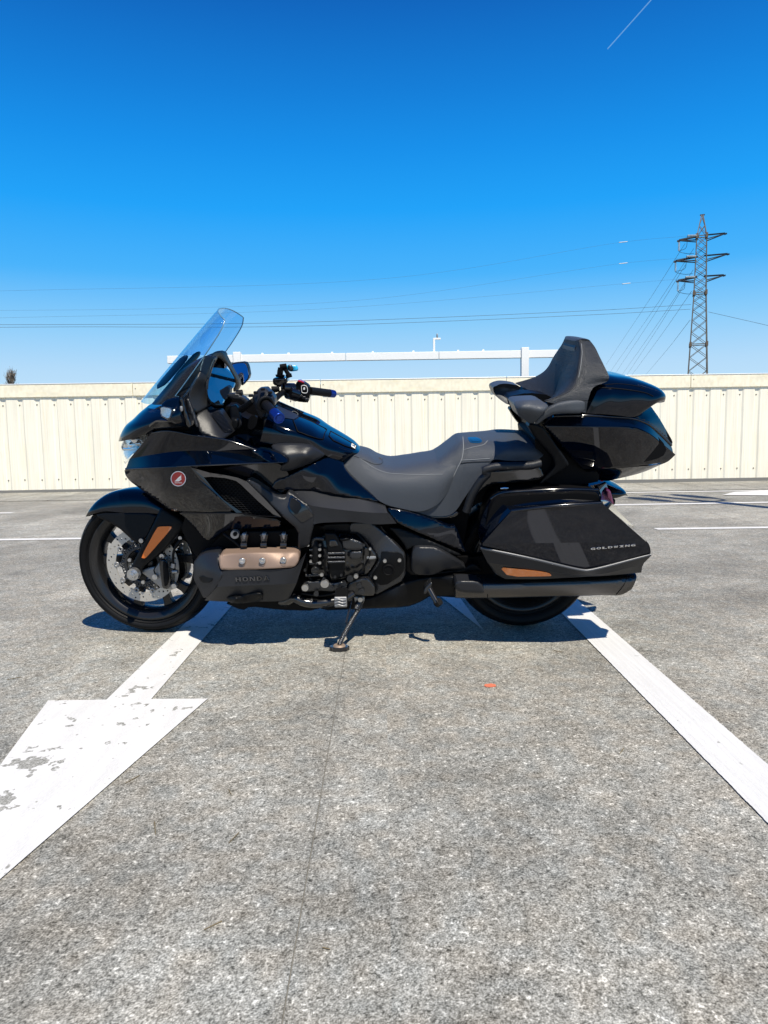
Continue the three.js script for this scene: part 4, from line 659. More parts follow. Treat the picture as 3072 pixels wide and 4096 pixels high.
// ------------------------------------------------------------------ handlebar
FR = fB;
{
  const g = (x, y, z) => fB(...G([x, y, z])[0]);
  const gripN = [g(432, 585, .30), g(545, 700, .405), g(600, 755, .448)];
  put('grip', rodG(gripN[0], gripN[1], .0185, .0175, 24), M.rubber);
  put('bar_end', merge([rodG(gripN[1], gripN[2], .0205, .0215, 28), rodG(gripN[2], gripN[2].clone().addScaledVector(gripN[2].clone().sub(gripN[1]).normalize(), .003), .012, .012, 20)]), M.blueAnod, { label: 'blue anodised bar end weight' });
  const ringN = new THREE.TorusGeometry(.0175, .003, 8, 28).applyQuaternion(new THREE.Quaternion().setFromUnitVectors(V(0, 0, 1), gripN[2].clone().sub(gripN[1]).normalize())).translate(...gripN[2].toArray());
  put('bar_end_ring', ringN, M.blueAnod);
  const sw = put('switch_housing', panel(G([300, 512], [362, 440], [372, 428], [452, 420], [470, 436], [548, 520], [556, 600], [520, 650], [420, 705], [412, 760], [380, 745], [335, 640], [310, 570]), G([300, 512, .26], [452, 420, .26], [556, 600, .29], [412, 760, .27], [430, 580, .30]), { th: .06, roll: 14 }), M.satin);
  put('switch_collar', new THREE.TorusGeometry(.026, .008, 10, 30).applyQuaternion(new THREE.Quaternion().setFromUnitVectors(V(0, 0, 1), gripN[1].clone().sub(gripN[0]).normalize())).translate(...gripN[0].clone().lerp(gripN[1], .12).toArray()), M.matte, { parent: bike });
  for (const [x, y] of [[340, 470], [285, 505], [500, 470], [420, 432]]) { const p = g(x, y, .285); put('switch_button', new RoundedBoxGeometry(.016, .010, .016, 2, .003).translate(p.x, p.y, p.z), M.matte, { parent: bike }); }
  put('clutch_stub', rodG(g(310, 560, .26), g(180, 660, .20), .010, .014), M.matte);
  const riser = g(380, 760, .06);
  put('handlebar', merge([tubeG([g(420, 600, .28), g(420, 690, .20), g(400, 740, .10), g(470, 700, -.05), g(555, 545, -.16), g(640, 465, -.24)], .0135, 50, 12), rodG(g(300, 800, .10), g(480, 860, .04), .03, .034, 20)]), M.matte);
  put('fork_clamp', merge([rodG(g(400, 780, .06), g(590, 900, .05), .016, .013), rodG(g(310, 850, .08), g(480, 935, .05), .035, .03, 20), rodG(g(440, 910, .10), g(500, 950, .08), .015)]), M.engineMetal);
  // far side
  put('switch_block', panel(G([765, 400], [800, 345], [850, 345], [930, 395], [942, 470], [925, 560], [915, 582], [800, 572], [755, 545], [770, 480]), -.30, { th: .05, roll: 9 }), M.matte);
  const roc = put('rocker_switch', panel(G([850, 395], [900, 400], [912, 460], [900, 475], [855, 470], [846, 430]), -.296, { th: .01, roll: 3 }), M.dark);
  put('rocker_rim', tubeG(G([850, 395, -.293], [900, 400, -.293], [912, 460, -.293], [900, 475, -.293], [855, 470, -.293], [846, 430, -.293]).map(q => fB(...q)), .0016, 40, 6, true), M.white);
  put('rocker_mark', panel(G([866, 415], [886, 415], [884, 440], [866, 440]), -.291, { th: .004, roll: 0 }), M.white);
  put('stop_switch', panel(G([800, 335], [835, 333], [878, 356], [870, 366], [835, 362], [806, 352]), -.29, { th: .03, roll: 3 }), M.red, { label: 'red engine stop switch' });
  for (const [x, y] of [[835, 508], [875, 525], [905, 545]]) { const p = g(x, y, -.297); put('switch_button', new RoundedBoxGeometry(.018, .012, .012, 2, .003).translate(p.x, p.y, p.z), M.engineMetal); }
  put('master_cylinder', merge([rodG(g(640, 415, -.25), g(760, 425, -.28), .021, .024, 24), rodG(g(700, 470, -.25), g(790, 500, -.28), .03, .03, 20), rodG(g(640, 415, -.25), g(625, 415, -.25), .018)]), M.blackGloss);
  put('fluid_box', panel(G([528, 318], [560, 305], [690, 305], [695, 360], [625, 395], [605, 415], [530, 380]), -.24, { th: .06, roll: 6 }), M.blackGloss);
  put('brake_lever_pivot', merge([rodG(g(520, 440, -.22), g(600, 430, -.22), .016, .012), rodG(g(555, 545, -.2), g(650, 455, -.24), .012)]), M.dark);
  const gf0 = g(935, 450, -.33), gf1 = g(1150, 478, -.43), gf2 = g(1205, 486, -.455);
  put('grip', rodG(gf0, gf1, .0185, .0185, 24), M.rubber); put('bar_end', rodG(gf1, gf2, .0195, .018, 24), M.blueAnod, { label: 'blue anodised bar end weight' });
  put('grip_seam', tubeG([gf0.clone().add(V(0, .004, .019)), gf0.clone().lerp(gf1, .3).add(V(0, -.012, .015)), gf0.clone().lerp(gf1, .6).add(V(0, .010, .017)), gf1.clone().add(V(0, .004, .019))], .0012, 30, 5), M.dark);
  // phone holder clamped to the reservoir
  const h = put('phone_mount', merge([rodG(g(610, 300, -.25), g(610, 275, -.25), .018, .022), rodG(g(600, 290, -.25), g(620, 200, -.25), .012, .014), rodG(g(610, 190, -.25), g(680, 180, -.25), .013), rodG(g(650, 190, -.25), g(715, 290, -.25), .009, .010), rodG(g(700, 265, -.25), g(712, 305, -.25), .014), rodG(g(580, 245, -.25), g(640, 250, -.25), .012)]), M.dark);
  put('mount_head', panel(G([690, 185], [705, 162], [740, 172], [758, 205], [745, 235], [712, 232]), -.245, { th: .02, roll: 5 }), M.engineMetal, { parent: h });
  put('mount_pad', panel(G([672, 180], [690, 168], [745, 168], [790, 172], [810, 205], [806, 230], [720, 240], [690, 215]), -.262, { th: .012, roll: 4 }), M.cyan, { parent: h, label: 'bright blue clip of the phone mount' });
}

// ------------------------------------------------------------------ tank cover and its lids
const tank = put('tank_cover', hump(G([560, 590], [690, 655], [830, 718], [1000, 793], [1130, 870], [1300, 960], [1430, 1035], [1500, 1098]), G([380, 1050, .225], [620, 1030, .225], [820, 1024, .22], [950, 1046, .215], [1090, 1150, .20], [1190, 1200, .18], [1290, 1238, .15], [1330, 1160, .11]), { p: .62, q: .62, m: 18, n: 60 }), M.gloss);
put('tank_lid', panel(G([752, 775], [832, 736], [960, 790], [1118, 872], [1085, 985], [1032, 980], [806, 900]), 0, { th: .008, roll: 0, surf: lie(tank, .005) }), M.gloss);
put('rear_lid', panel(G([1168, 896], [1300, 968], [1395, 1022], [1452, 1062], [1440, 1096], [1330, 1060], [1200, 1000], [1152, 950]), 0, { th: .008, roll: 0, surf: lie(tank, .005) }), M.gloss);
put('tank_panel', panel(G([560, 610], [690, 665], [815, 722], [800, 765], [770, 768], [640, 745], [600, 700]), 0, { th: .006, roll: 0, surf: lie(tank, .006) }), M.satin);
{
  const cv = document.createElement('canvas'); cv.width = 128; cv.height = 96; const x = cv.getContext('2d'); x.fillStyle = '#f1eee0'; x.fillRect(0, 0, 128, 96); x.fillStyle = '#333'; x.fillRect(18, 20, 30, 26); for (let k = 0; k < 4; k++) x.fillRect(58, 22 + k * 15, 46 - k * 6, 5); x.fillRect(18, 60, 24, 6);
  const tx = new THREE.CanvasTexture(cv); tx.colorSpace = THREE.SRGBColorSpace;
  const s = lie(tank, .009), c = G([1403, 1030], [1455, 1062], [1440, 1092], [1396, 1066]).map(q => s(...q));
  put('tank_label', mesh3([...c[0].toArray(), ...c[3].toArray(), ...c[1].toArray(), ...c[1].toArray(), ...c[3].toArray(), ...c[2].toArray()], null, [0, 1, 0, 0, 1, 1, 1, 1, 0, 0, 1, 0]), new THREE.MeshStandardMaterial({ map: tx, roughness: .6, side: THREE.DoubleSide }), { label: 'small white sticker behind the tank' });
}
for (const pts of [G([752, 775], [832, 736], [960, 790], [1118, 872], [1085, 985], [1032, 980], [920, 945], [806, 900], [752, 775]), G([1168, 896], [1300, 968], [1395, 1022], [1452, 1062], [1440, 1096], [1330, 1060], [1200, 1000], [1152, 950], [1168, 896])]) { const s = lie(tank, .0055), q = pts.flatMap((p, i) => i ? [.33, .66, 1].map(t => [pts[i - 1][0] + (p[0] - pts[i - 1][0]) * t, pts[i - 1][1] + (p[1] - pts[i - 1][1]) * t]) : [p]).map(p => s(...p)).filter((p, i, a) => !i || p.distanceTo(a[i - 1]) > .003); put('lid_gap', tubeG(q, .0022, 120, 5), M.dark); }
put('knee_pad', panel(G([508, 1050], [620, 1036], [820, 1030], [950, 1052], [1040, 1110], [1104, 1152], [1085, 1185], [900, 1275], [690, 1345], [600, 1330], [640, 1260], [700, 1235], [690, 1200], [640, 1160], [530, 1112]), G([508, 1050, .245], [820, 1030, .235], [1104, 1152, .215], [900, 1180, .275], [690, 1345, .27], [640, 1200, .29], [900, 1275, .25]), { th: .04, roll: 8 }), M.satin, { mirror: true });
put('side_cover', panel(D([-60, 1040], [30, 1014], [335, 850], [480, 888], [500, 950], [560, 1022], [740, 1172], [790, 1222], [560, 1178], [250, 1128], [50, 1122], [-100, 1120]), D([-60, 1040, .27], [335, 850, .20], [480, 888, .165], [560, 1022, .205], [790, 1222, .215], [300, 1000, .262], [50, 1120, .255], [250, 1128, .25], [500, 1100, .245]), { th: .03, roll: 6 }), M.gloss, { mirror: true });
put('side_cover_inner', panel([...A([1560, 1303], [1640, 1310]), ...D([60, 1000], [30, 1120], [-80, 1180], [-330, 1050], [-560, 1080], [-700, 1010], [-400, 930])], .25, { th: .03, roll: 0, res: 20 }), M.blackGloss, { mirror: true });

// ------------------------------------------------------------------ seats
const seat = put('rider_seat', hump(D([560, 770], [640, 795], [700, 815], [770, 858], [870, 888], [1000, 872], [1120, 850], [1205, 835], [1300, 800], [1380, 770]), D([490, 838, .075], [492, 900, .125], [515, 965, .15], [585, 1040, .175], [680, 1125, .20], [800, 1222, .215], [970, 1272, .22], [1100, 1290, .22], [1230, 1240, .215], [1330, 1130, .20]), { p: .55, q: .52, n: 70, m: 22 }), M.seat);
const pillion = put('passenger_seat', hump([...D([1195, 850], [1270, 795], [1335, 742], [1405, 692], [1450, 688], [1560, 684], [1659, 681]), ...E_([230, 876], [350, 878], [430, 888], [500, 942])], [...D([990, 1272, .205], [1190, 1326, .205], [1330, 1321, .20], [1385, 1285, .20], [1450, 1190, .205], [1520, 1090, .215], [1590, 1010, .22]), ...E_([130, 1085, .22], [280, 1085, .22], [420, 1085, .21], [500, 1080, .20])], { p: .50, q: .50, n: 70, m: 22 }), M.seat);
function seam(mesh, pts, r, m, name = 'stitch_line') { const s = lie(mesh, .001), c = new THREE.CatmullRomCurve3(pts.map(p => V(p[0], p[1], 0))).getPoints(46).map(p => s(p.x, p.y)); const q = c.filter((p, i) => !i || p.distanceTo(c[i - 1]) > .002 && p.distanceTo(c[i - 1]) < .06); if (q.length > 3) put(name, tubeG(q, r, 90, 5), m, { parent: mesh }); }
seam(seat, D([570, 840], [640, 880], [720, 935], [830, 980], [960, 992], [1100, 996], [1280, 994]), .0012, M.thread);
seam(seat, D([575, 845], [640, 872], [740, 912], [790, 905], [800, 880], [770, 862]), .0035, M.seat, 'piping');
seam(pillion, D([1442, 694], [1446, 780], [1432, 875], [1400, 940], [1350, 1040], [1300, 1105], [1220, 1180]), .0016, M.thread);
seam(pillion, D([1425, 882], [1500, 878], [1659, 868]), .0015, M.thread);
seam(pillion, D([1425, 905], [1480, 898], [1659, 890]), .0024, M.seatDark, 'piping');
seam(pillion, D([1452, 796], [1530, 775], [1610, 755], [1640, 725]), .0012, M.thread);
put('seat_badge', panel(D([1478, 698], [1545, 696], [1580, 708], [1600, 728], [1580, 744], [1505, 742], [1488, 722]), 0, { th: .004, roll: 0, surf: lie(pillion, .003) }), M.patch, { parent: pillion, label: 'dark blue patch on the passenger seat' });
put('seat_badge_centre', panel(D([1498, 704], [1542, 702], [1576, 714], [1584, 728], [1516, 732], [1504, 720]), 0, { th: .003, roll: 0, surf: lie(pillion, .006) }), M.patch, { parent: pillion });
put('seat_base', panel([...D([790, 1225], [970, 1275], [1190, 1328], [1335, 1325], [1392, 1288], [1420, 1310], [1360, 1345], [1190, 1350], [960, 1295]), ], .20, { th: .06, roll: 3 }), M.blackGloss, { mirror: true });

// grab rail
put('grab_rail', tubeG([...D([1470, 1290, .235], [1520, 1150, .25], [1590, 1040, .262], [1640, 985, .268]), ...E_([70, 1165, .272], [150, 1137, .275], [330, 1128, .275], [450, 1122, .27], [520, 1105, .26])].map(q => fB(...q)), .0165, 60, 14), M.satin, { mirror: true });
put('rail_cover', panel([...D([1480, 1330], [1530, 1170], [1600, 1060], [1650, 1010]), ...E_([80, 1190], [150, 1160], [380, 1150], [520, 1120], [560, 1230], [340, 1258], [120, 1275], [40, 1330], [0, 1380])], .235, { th: .04, roll: 6 }), M.blackGloss, { mirror: true });
put('bag_latch', panel(E_([200, 1305], [235, 1296], [275, 1303], [255, 1316], [215, 1318]), .262, { th: .01, roll: 3 }), M.chrome, { mirror: true });

// ------------------------------------------------------------------ engine and frame covers, left side
put('frame_cover', loft([
  C([55, 128, .245], [150, 128, .248], [240, 132, .248], [400, 155, .245], [560, 182, .24], [700, 215, .238], [822, 252, .23]),
  C([150, 200, .30], [220, 240, .315], [300, 256, .315], [420, 272, .31], [560, 288, .30], [700, 300, .285], [840, 305, .265]),
  C([250, 395, .318], [300, 384, .316], [400, 378, .31], [480, 376, .305], [560, 376, .295], [735, 394, .28], [912, 388, .25])], { nu: 50, nv: 5 }), M.satin, { mirror: true });
{
  const poly = C([55, 128], [150, 200], [220, 240], [252, 300], [255, 395], [225, 500], [214, 565], [130, 592], [122, 560], [128, 442], [0, 332], [-150, 190], [-300, 50], [-245, 32], [-60, 160], [20, 180], [30, 150]);
  const cov = put('corner_cover', panel(poly, C([55, 128, .292], [220, 240, .312], [255, 395, .318], [130, 592, .305], [128, 442, .325], [0, 332, .333], [-300, 50, .342], [30, 170, .300]), { th: .04, roll: 9 }), M.satin, { mirror: true });
  put('cover_pocket', panel(C([58, 168], [78, 162], [150, 215], [246, 318], [244, 332], [160, 380], [140, 368], [36, 270]), 0, { th: .004, roll: 0, surf: lie(cov, .003) }), M.blackGloss);
  put('pocket_insert', panel(C([68, 172], [160, 240], [112, 325], [52, 260]), 0, { th: .006, roll: 0, surf: lie(cov, .008) }), M.matte);
}
put('rear_side_cover', panel(C([828, 260], [950, 276], [1150, 332], [1335, 412], [1388, 405], [1442, 560], [1472, 622], [1400, 592], [1180, 502], [925, 388], [860, 330]), C([828, 260, .225], [1150, 332, .228], [1388, 405, .232], [1472, 622, .24], [1180, 502, .25], [925, 388, .252], [1150, 420, .246]), { th: .03, roll: 6 }), M.gloss, { mirror: true });
put('step_cover', panel(C([842, 414], [970, 430], [1290, 570], [1442, 640], [1380, 645], [1200, 590], [1055, 574], [985, 602], [982, 570], [920, 490]), C([842, 414, .22], [970, 430, .225], [1442, 640, .24], [1055, 574, .25], [985, 602, .245]), { th: .04, roll: 6 }), M.matte, { mirror: true });
put('rear_guard', panel(C([1040, 600], [1066, 572], [1200, 574], [1250, 590], [1420, 690], [1470, 745], [1440, 755], [1300, 755], [1270, 770], [1200, 800], [1070, 798], [1030, 760], [1030, 690]), C([1040, 600, .272], [1200, 574, .270], [1420, 690, .258], [1100, 700, .288], [1250, 690, .282], [1200, 800, .262], [1470, 745, .235], [1030, 760, .26]), { th: .05, roll: 6 }), M.satin, { mirror: true });
put('guard_edge', panel(C([985, 622], [1032, 640], [1030, 760], [1085, 770], [1090, 800], [1205, 802], [1210, 785], [1270, 770], [1430, 756], [1540, 700], [1600, 770], [1500, 775], [1200, 800], [985, 798]), .222, { th: .05, roll: 5 }), M.matte, { mirror: true });
const plate = put('pivot_plate', panel(C([540, 392], [580, 378], [690, 378], [745, 402], [972, 612], [986, 650], [982, 832], [830, 915], [738, 962], [745, 890], [690, 826], [660, 815], [772, 690], [748, 642], [690, 550], [640, 500], [590, 470], [530, 462]), C([560, 420, .235], [690, 378, .235], [972, 612, .25], [982, 832, .245], [738, 962, .24], [660, 815, .22], [800, 700, .262], [748, 642, .24], [860, 640, .262]), { th: .07, roll: 6 }), M.engineMetal, { mirror: true });
const cover = put('pivot_cover', panel(C([786, 622], [800, 614], [948, 622], [976, 680], [966, 792], [806, 896], [694, 822], [782, 702]), 0, { th: .01, roll: 0, surf: lie(plate, .008) }), M.matte);
{ const s = lie(cover, .004); for (const [x, y] of [[818, 687], [935, 682], [742, 820]]) { const q = C([x, y])[0], p = s(...q); put('bolt', merge([new THREE.CylinderGeometry(.0072, .008, .008, 18).rotateX(Math.PI / 2), new THREE.CylinderGeometry(.0035, .0035, .004, 6).rotateX(Math.PI / 2).translate(0, 0, .004)]).translate(p.x, p.y, p.z), M.steel); }
  const p = s(...C([845, 757])[0]); put('pivot_cap', merge([new THREE.CylinderGeometry(.024, .025, .012, 32).rotateX(Math.PI / 2), new THREE.TorusGeometry(.021, .0035, 8, 32).translate(0, 0, .006)]).translate(p.x, p.y, p.z), M.dark); }
put('upper_engine_cover', panel(C([290, 400], [560, 380], [540, 450], [530, 462], [440, 455], [300, 440]), .225, { th: .05, roll: 4 }), M.matte, { mirror: true });
// crankcase: starter cover, fins, drum
const crank = put('crankcase_cover', panel(C([245, 510], [330, 470], [560, 470], [650, 540], [760, 650], [745, 700], [660, 800], [560, 800], [480, 830], [380, 840], [240, 790], [225, 640]), C([245, 510, .22], [560, 470, .22], [760, 650, .225], [560, 800, .235], [380, 840, .235], [240, 790, .225], [450, 650, .262]), { th: .06, roll: 6 }), M.engine, { mirror: true });
{
  const on = lie(crank, .012);
  put('fin_cover', panel(C([332, 470], [352, 462], [430, 464], [480, 570], [480, 600], [505, 620], [500, 780], [440, 840], [380, 842], [352, 560]), .272, { th: .06, roll: 7 }), M.matte);
  put('fin_window', panel(C([376, 520], [424, 515], [448, 570], [372, 574]), .276, { th: .02, roll: 3 }), M.engine);
  for (const y of [628, 662, 696]) put('cooling_fin', rodG(fB(...C([364, y, .280])[0]), fB(...C([498, y - 3, .280])[0]), .0058, .0058, 10), M.engineMetal);
  put('drum_cover', panel(C([470, 508], [540, 505], [640, 540], [644, 596], [600, 602], [485, 602]), .268, { th: .05, roll: 7 }), M.engineMetal);
  put('drum_ridge', panel(C([452, 505], [520, 503], [545, 520], [470, 532]), .274, { th: .04, roll: 5 }), M.matte);
  put('case_rib', panel(C([538, 614], [646, 610], [640, 640], [625, 672], [536, 674]), .274, { th: .03, roll: 5 }), M.engineMetal);
  put('case_side', panel(C([648, 572], [700, 575], [752, 640], [752, 690], [670, 800], [646, 790]), .25, { th: .05, roll: 6 }), M.engine);
  put('case_label', panel(C([672, 652], [745, 650], [748, 672], [674, 676]), .256, { th: .006, roll: 2 }), M.alloy);
  // water hose with clamps, filler cap
  put('water_hose', tubeG(C([250, 520, .25], [262, 580, .26], [262, 650, .262], [258, 720, .255]).map(q => fB(...q)), .017, 24, 14), M.rubber);
  for (const [y, w] of [[598, 42], [648, 38], [706, 42]]) { put('hose_clamp', rodG(fB(...C([258 - w, y, .268])[0]), fB(...C([258 + w, y - 4, .268])[0]), .0068, .0068, 10), M.engineMetal); bolt(bike, ...C([298, y - 4])[0], .276, .006, M.steel); }
  put('hose_elbow', tubeG(C([248, 600, .262], [246, 520, .265], [262, 508, .265], [330, 512, .262]).map(q => fB(...q)), .009, 24, 10), M.engineMetal);
  const p = fB(...C([262, 758, .262])[0]); put('filler_cap', merge([new THREE.CylinderGeometry(.0165, .0165, .016, 28).rotateX(Math.PI / 2), new THREE.BoxGeometry(.022, .005, .008).rotateZ(.2).translate(0, 0, .010), new THREE.TorusGeometry(.0150, .0022, 8, 28).translate(0, 0, .009)]).translate(p.x, p.y, p.z), M.engine);
  put('drain_bar', rodG(fB(...C([185, 803, .255])[0]), fB(...C([312, 798, .262])[0]), .006), M.engineMetal); bolt(bike, ...C([314, 797])[0], .268, .0075, M.steel);
  put('shift_linkage', panel(C([150, 925], [172, 850], [300, 848], [340, 826], [368, 848], [380, 866], [500, 850], [512, 900], [400, 932], [300, 925], [170, 936]), .262, { th: .02, roll: 7 }), M.engineMetal);
  for (const [x, y, r] of [[181, 900, .014], [338, 868, .017], [388, 902, .012], [494, 874, .011], [612, 885, .011], [632, 930, .013], [538, 985, .011], [270, 948, .010], [540, 828, .013], [588, 808, .009]]) bolt(bike, ...C([x, y])[0], .276, r, x === 181 || x === 338 || x === 588 ? M.steel : M.engineMetal, .012);
  put('peg_bracket', panel(C([495, 945], [500, 893], [560, 846], [660, 820], [692, 830], [742, 892], [736, 960], [700, 965], [525, 958]), .268, { th: .03, roll: 8 }), M.engine, { mirror: true });
  // hoses, cables and small fasteners round the case
  for (const [pts, r] of [[C([180, 640, .23], [200, 700, .245], [190, 780, .24], [230, 840, .24]), .006], [C([330, 590, .262], [345, 640, .272], [335, 720, .27], [350, 800, .262]), .005], [C([600, 470, .235], [660, 540, .25], [700, 620, .25], [660, 720, .255], [600, 790, .262]), .0045], [C([150, 945, .24], [300, 965, .25], [430, 950, .25], [540, 985, .25]), .006], [B([1190, 470, .25], [1260, 520, .27], [1350, 590, .28], [1500, 600, .28]), .006]]) put('hose', tubeG(pts.map(q => fB(...q)), r, 30, 8), M.rubber);
  for (const [x, y] of [[205, 560], [300, 560], [225, 690], [520, 700], [650, 560], [640, 690], [700, 590], [470, 800], [420, 815], [690, 740], [180, 760], [330, 830]]) bolt(bike, ...C([x, y])[0], .282, .0052, (x + y) % 3 ? M.engineMetal : M.steel, .01);
  put('shift_lever', rodG(fB(...C([455, 935, .27])[0]), fB(...C([500, 890, .28])[0]), .007), M.engineMetal);
}
// footpeg with ribbed rubber
{
  const p = fB(...C([466, 1008, .40])[0]);
  const peg = put('footpeg', new RoundedBoxGeometry(.052, .036, .115, 3, .010).translate(p.x, p.y, p.z - .045), M.rubber, { mirror: true });
  put('peg_plate', new RoundedBoxGeometry(.050, .044, .012, 2, .005).translate(p.x, p.y, p.z + .008), M.alloy, { parent: peg });
  for (let k = 0; k < 3; k++) put('peg_rib', tubeG([V(p.x - .022, p.y - .012 + k * .012, p.z + .015), V(p.x - .008, p.y - .009 + k * .012, p.z + .016), V(p.x + .008, p.y - .014 + k * .012, p.z + .016), V(p.x + .022, p.y - .011 + k * .012, p.z + .015)], .0035, 16, 6), M.alloy, { parent: peg });
  put('peg_hinge', rodG(fB(...C([500, 990, .30])[0]), fB(...C([560, 950, .27])[0]), .013), M.engine, { mirror: true });
}
// bronze head cover and its guard
const head = put('cylinder_head_cover', panel([...B([1146, 662], [1162, 640], [1188, 627], [1400, 620], [1659, 612]), ...C([118, 612], [136, 640], [130, 692], [96, 738], [0, 744]), ...B([1400, 758], [1178, 760], [1160, 745])], [...B([1146, 662, .350], [1188, 627, .340], [1659, 615, .342], [1400, 660, .366], [1600, 660, .366], [1178, 760, .372], [1400, 756, .376]), ...C([136, 640, .340], [96, 738, .368], [60, 660, .362])], { th: .06, roll: 5 }), M.bronze, { mirror: true });
{
  const s = lie(head, .001);
  for (const [x, y] of [[1340, 682], [1500, 680], [1667, 677]]) {
    const q = B([x, y])[0], p = s(...q), t = s(...B([x, y + 34])[0]);
    put('bolt_pocket', panel(B([x - 26, y - 24], [x + 26, y - 24], [x + 24, y + 20], [x + 12, y + 48], [x - 12, y + 48], [x - 24, y + 20]), 0, { th: .004, roll: 0, sm: 2, surf: lie(head, .0025) }), M.bronze, { parent: head });
    put('cover_bolt', merge([new THREE.CylinderGeometry(.0125, .0125, .008, 24).rotateX(Math.PI / 2), new THREE.TorusGeometry(.010, .0025, 8, 24).translate(0, 0, .004), new THREE.CylinderGeometry(.005, .005, .005, 6).rotateX(Math.PI / 2).translate(0, 0, .005)]).translate(p.x, p.y, p.z + .006), M.steel, { parent: head });
  }
}
const guard = put('engine_guard', loft([
  [...B([1182, 764, .365], [1300, 762, .372], [1500, 760, .375], [1659, 752, .375]), ...C([100, 742, .370], [180, 654, .35])],
  [...B([1136, 895, .37], [1300, 886, .378], [1500, 879, .38], [1659, 873, .38]), ...C([60, 870, .372], [112, 866, .362])],
  [...B([1036, 1003, .315], [1190, 1012, .325], [1450, 1012, .33], [1659, 1005, .33]), ...C([40, 990, .325], [62, 972, .318])]], { nu: 50, nv: 4, th: .05 }), M.satin, { mirror: true });
put('guard_nose', panel(B([943, 705], [1005, 626], [1150, 606], [1162, 640], [1146, 662], [1160, 745], [1180, 762], [1182, 800], [1136, 895], [1036, 1003], [975, 882], [948, 835]), B([943, 705, .25], [1005, 626, .26], [1150, 606, .30], [1180, 762, .366], [1136, 895, .366], [1036, 1003, .312], [975, 882, .28], [1060, 760, .33]), { th: .06, roll: 8 }), M.satin, { mirror: true });
put('nose_vent', panel(B([985, 805], [1125, 802], [1085, 862], [1010, 862]), B([985, 805, .30], [1125, 802, .357], [1085, 862, .35], [1010, 862, .31]), { th: .006, roll: 2 }), M.matte);
put('crash_pad', panel(B([1200, 968], [1292, 952], [1480, 940], [1502, 958], [1500, 1008], [1330, 1030], [1235, 1024]), B([1200, 968, .335], [1292, 985, .375], [1480, 970, .37], [1502, 1000, .345], [1330, 1028, .35], [1300, 952, .35]), { th: .05, roll: 8 }), M.matte, { mirror: true });
put('sump', panel([...B([1180, 1015], [1340, 1085], [1400, 1050], [1659, 1080]), ...C([280, 1085], [350, 1000], [0, 1000])], .24, { th: .48, roll: 0, res: 20 }), M.dark);
// coil covers and clamps above the head
put('intake_row', panel([...B([1310, 455], [1659, 445]), ...C([0, 445], [40, 590], [0, 600]), ...B([1310, 600])], .27, { th: .06, roll: 4 }), M.dark, { mirror: true });
for (const x of [1352, 1510, 1668]) { put('intake_clamp', panel(B([x - 36, 470], [x + 36, 470], [x + 26, 520], [x + 16, 570], [x - 16, 570], [x - 26, 520]), .292, { th: .03, roll: 5 }), M.engine); put('clamp_cup', panel(B([x - 18, 466], [x + 18, 466], [x + 10, 500], [x, 520], [x - 10, 500]), .300, { th: .02, roll: 4 }), M.alloy); put('clamp_foot', rodG(fB(...B([x - 24, 560, .30])[0]), fB(...B([x + 24, 560, .30])[0]), .010), M.engine); }
bolt(bike, ...B([1280, 472])[0], .285, .017, M.alloy, .02, 'bolt_boss'); bolt(bike, ...B([1280, 472])[0], .30, .008, M.dark, .01);
put('rear_cylinder_cover', panel(C([120, 600], [250, 600], [250, 860], [120, 860]), .20, { th: .03, roll: 0 }), M.dark);

// ------------------------------------------------------------------ exhaust
put('exhaust_header', tubeG([...B([1580, 1010, .20]), ...C([30, 1010, .235], [90, 985, .245], [150, 1010, .25], [230, 1026, .25], [330, 1022, .25], [430, 1006, .24])].map(q => fB(...q)), .0195, 40, 16), M.engine);
put('header_band', rodG(fB(...C([222, 1022, .255])[0]), fB(...C([236, 1024, .255])[0]), .0215), M.engineMetal);
put('exhaust_collector', panel(C([290, 1085], [345, 1000], [600, 985], [720, 975], [870, 890], [1060, 832], [1200, 808], [1430, 804], [1480, 840], [1500, 988], [1270, 972], [1185, 965], [1110, 1012], [1000, 1056], [650, 1070]), C([290, 1085, .20], [345, 1000, .21], [720, 975, .225], [870, 890, .235], [1200, 808, .235], [1480, 840, .25], [1270, 972, .22], [1000, 1056, .20], [900, 980, .25], [1350, 890, .265]), { th: .12, roll: 14 }), M.matte, { mirror: true });
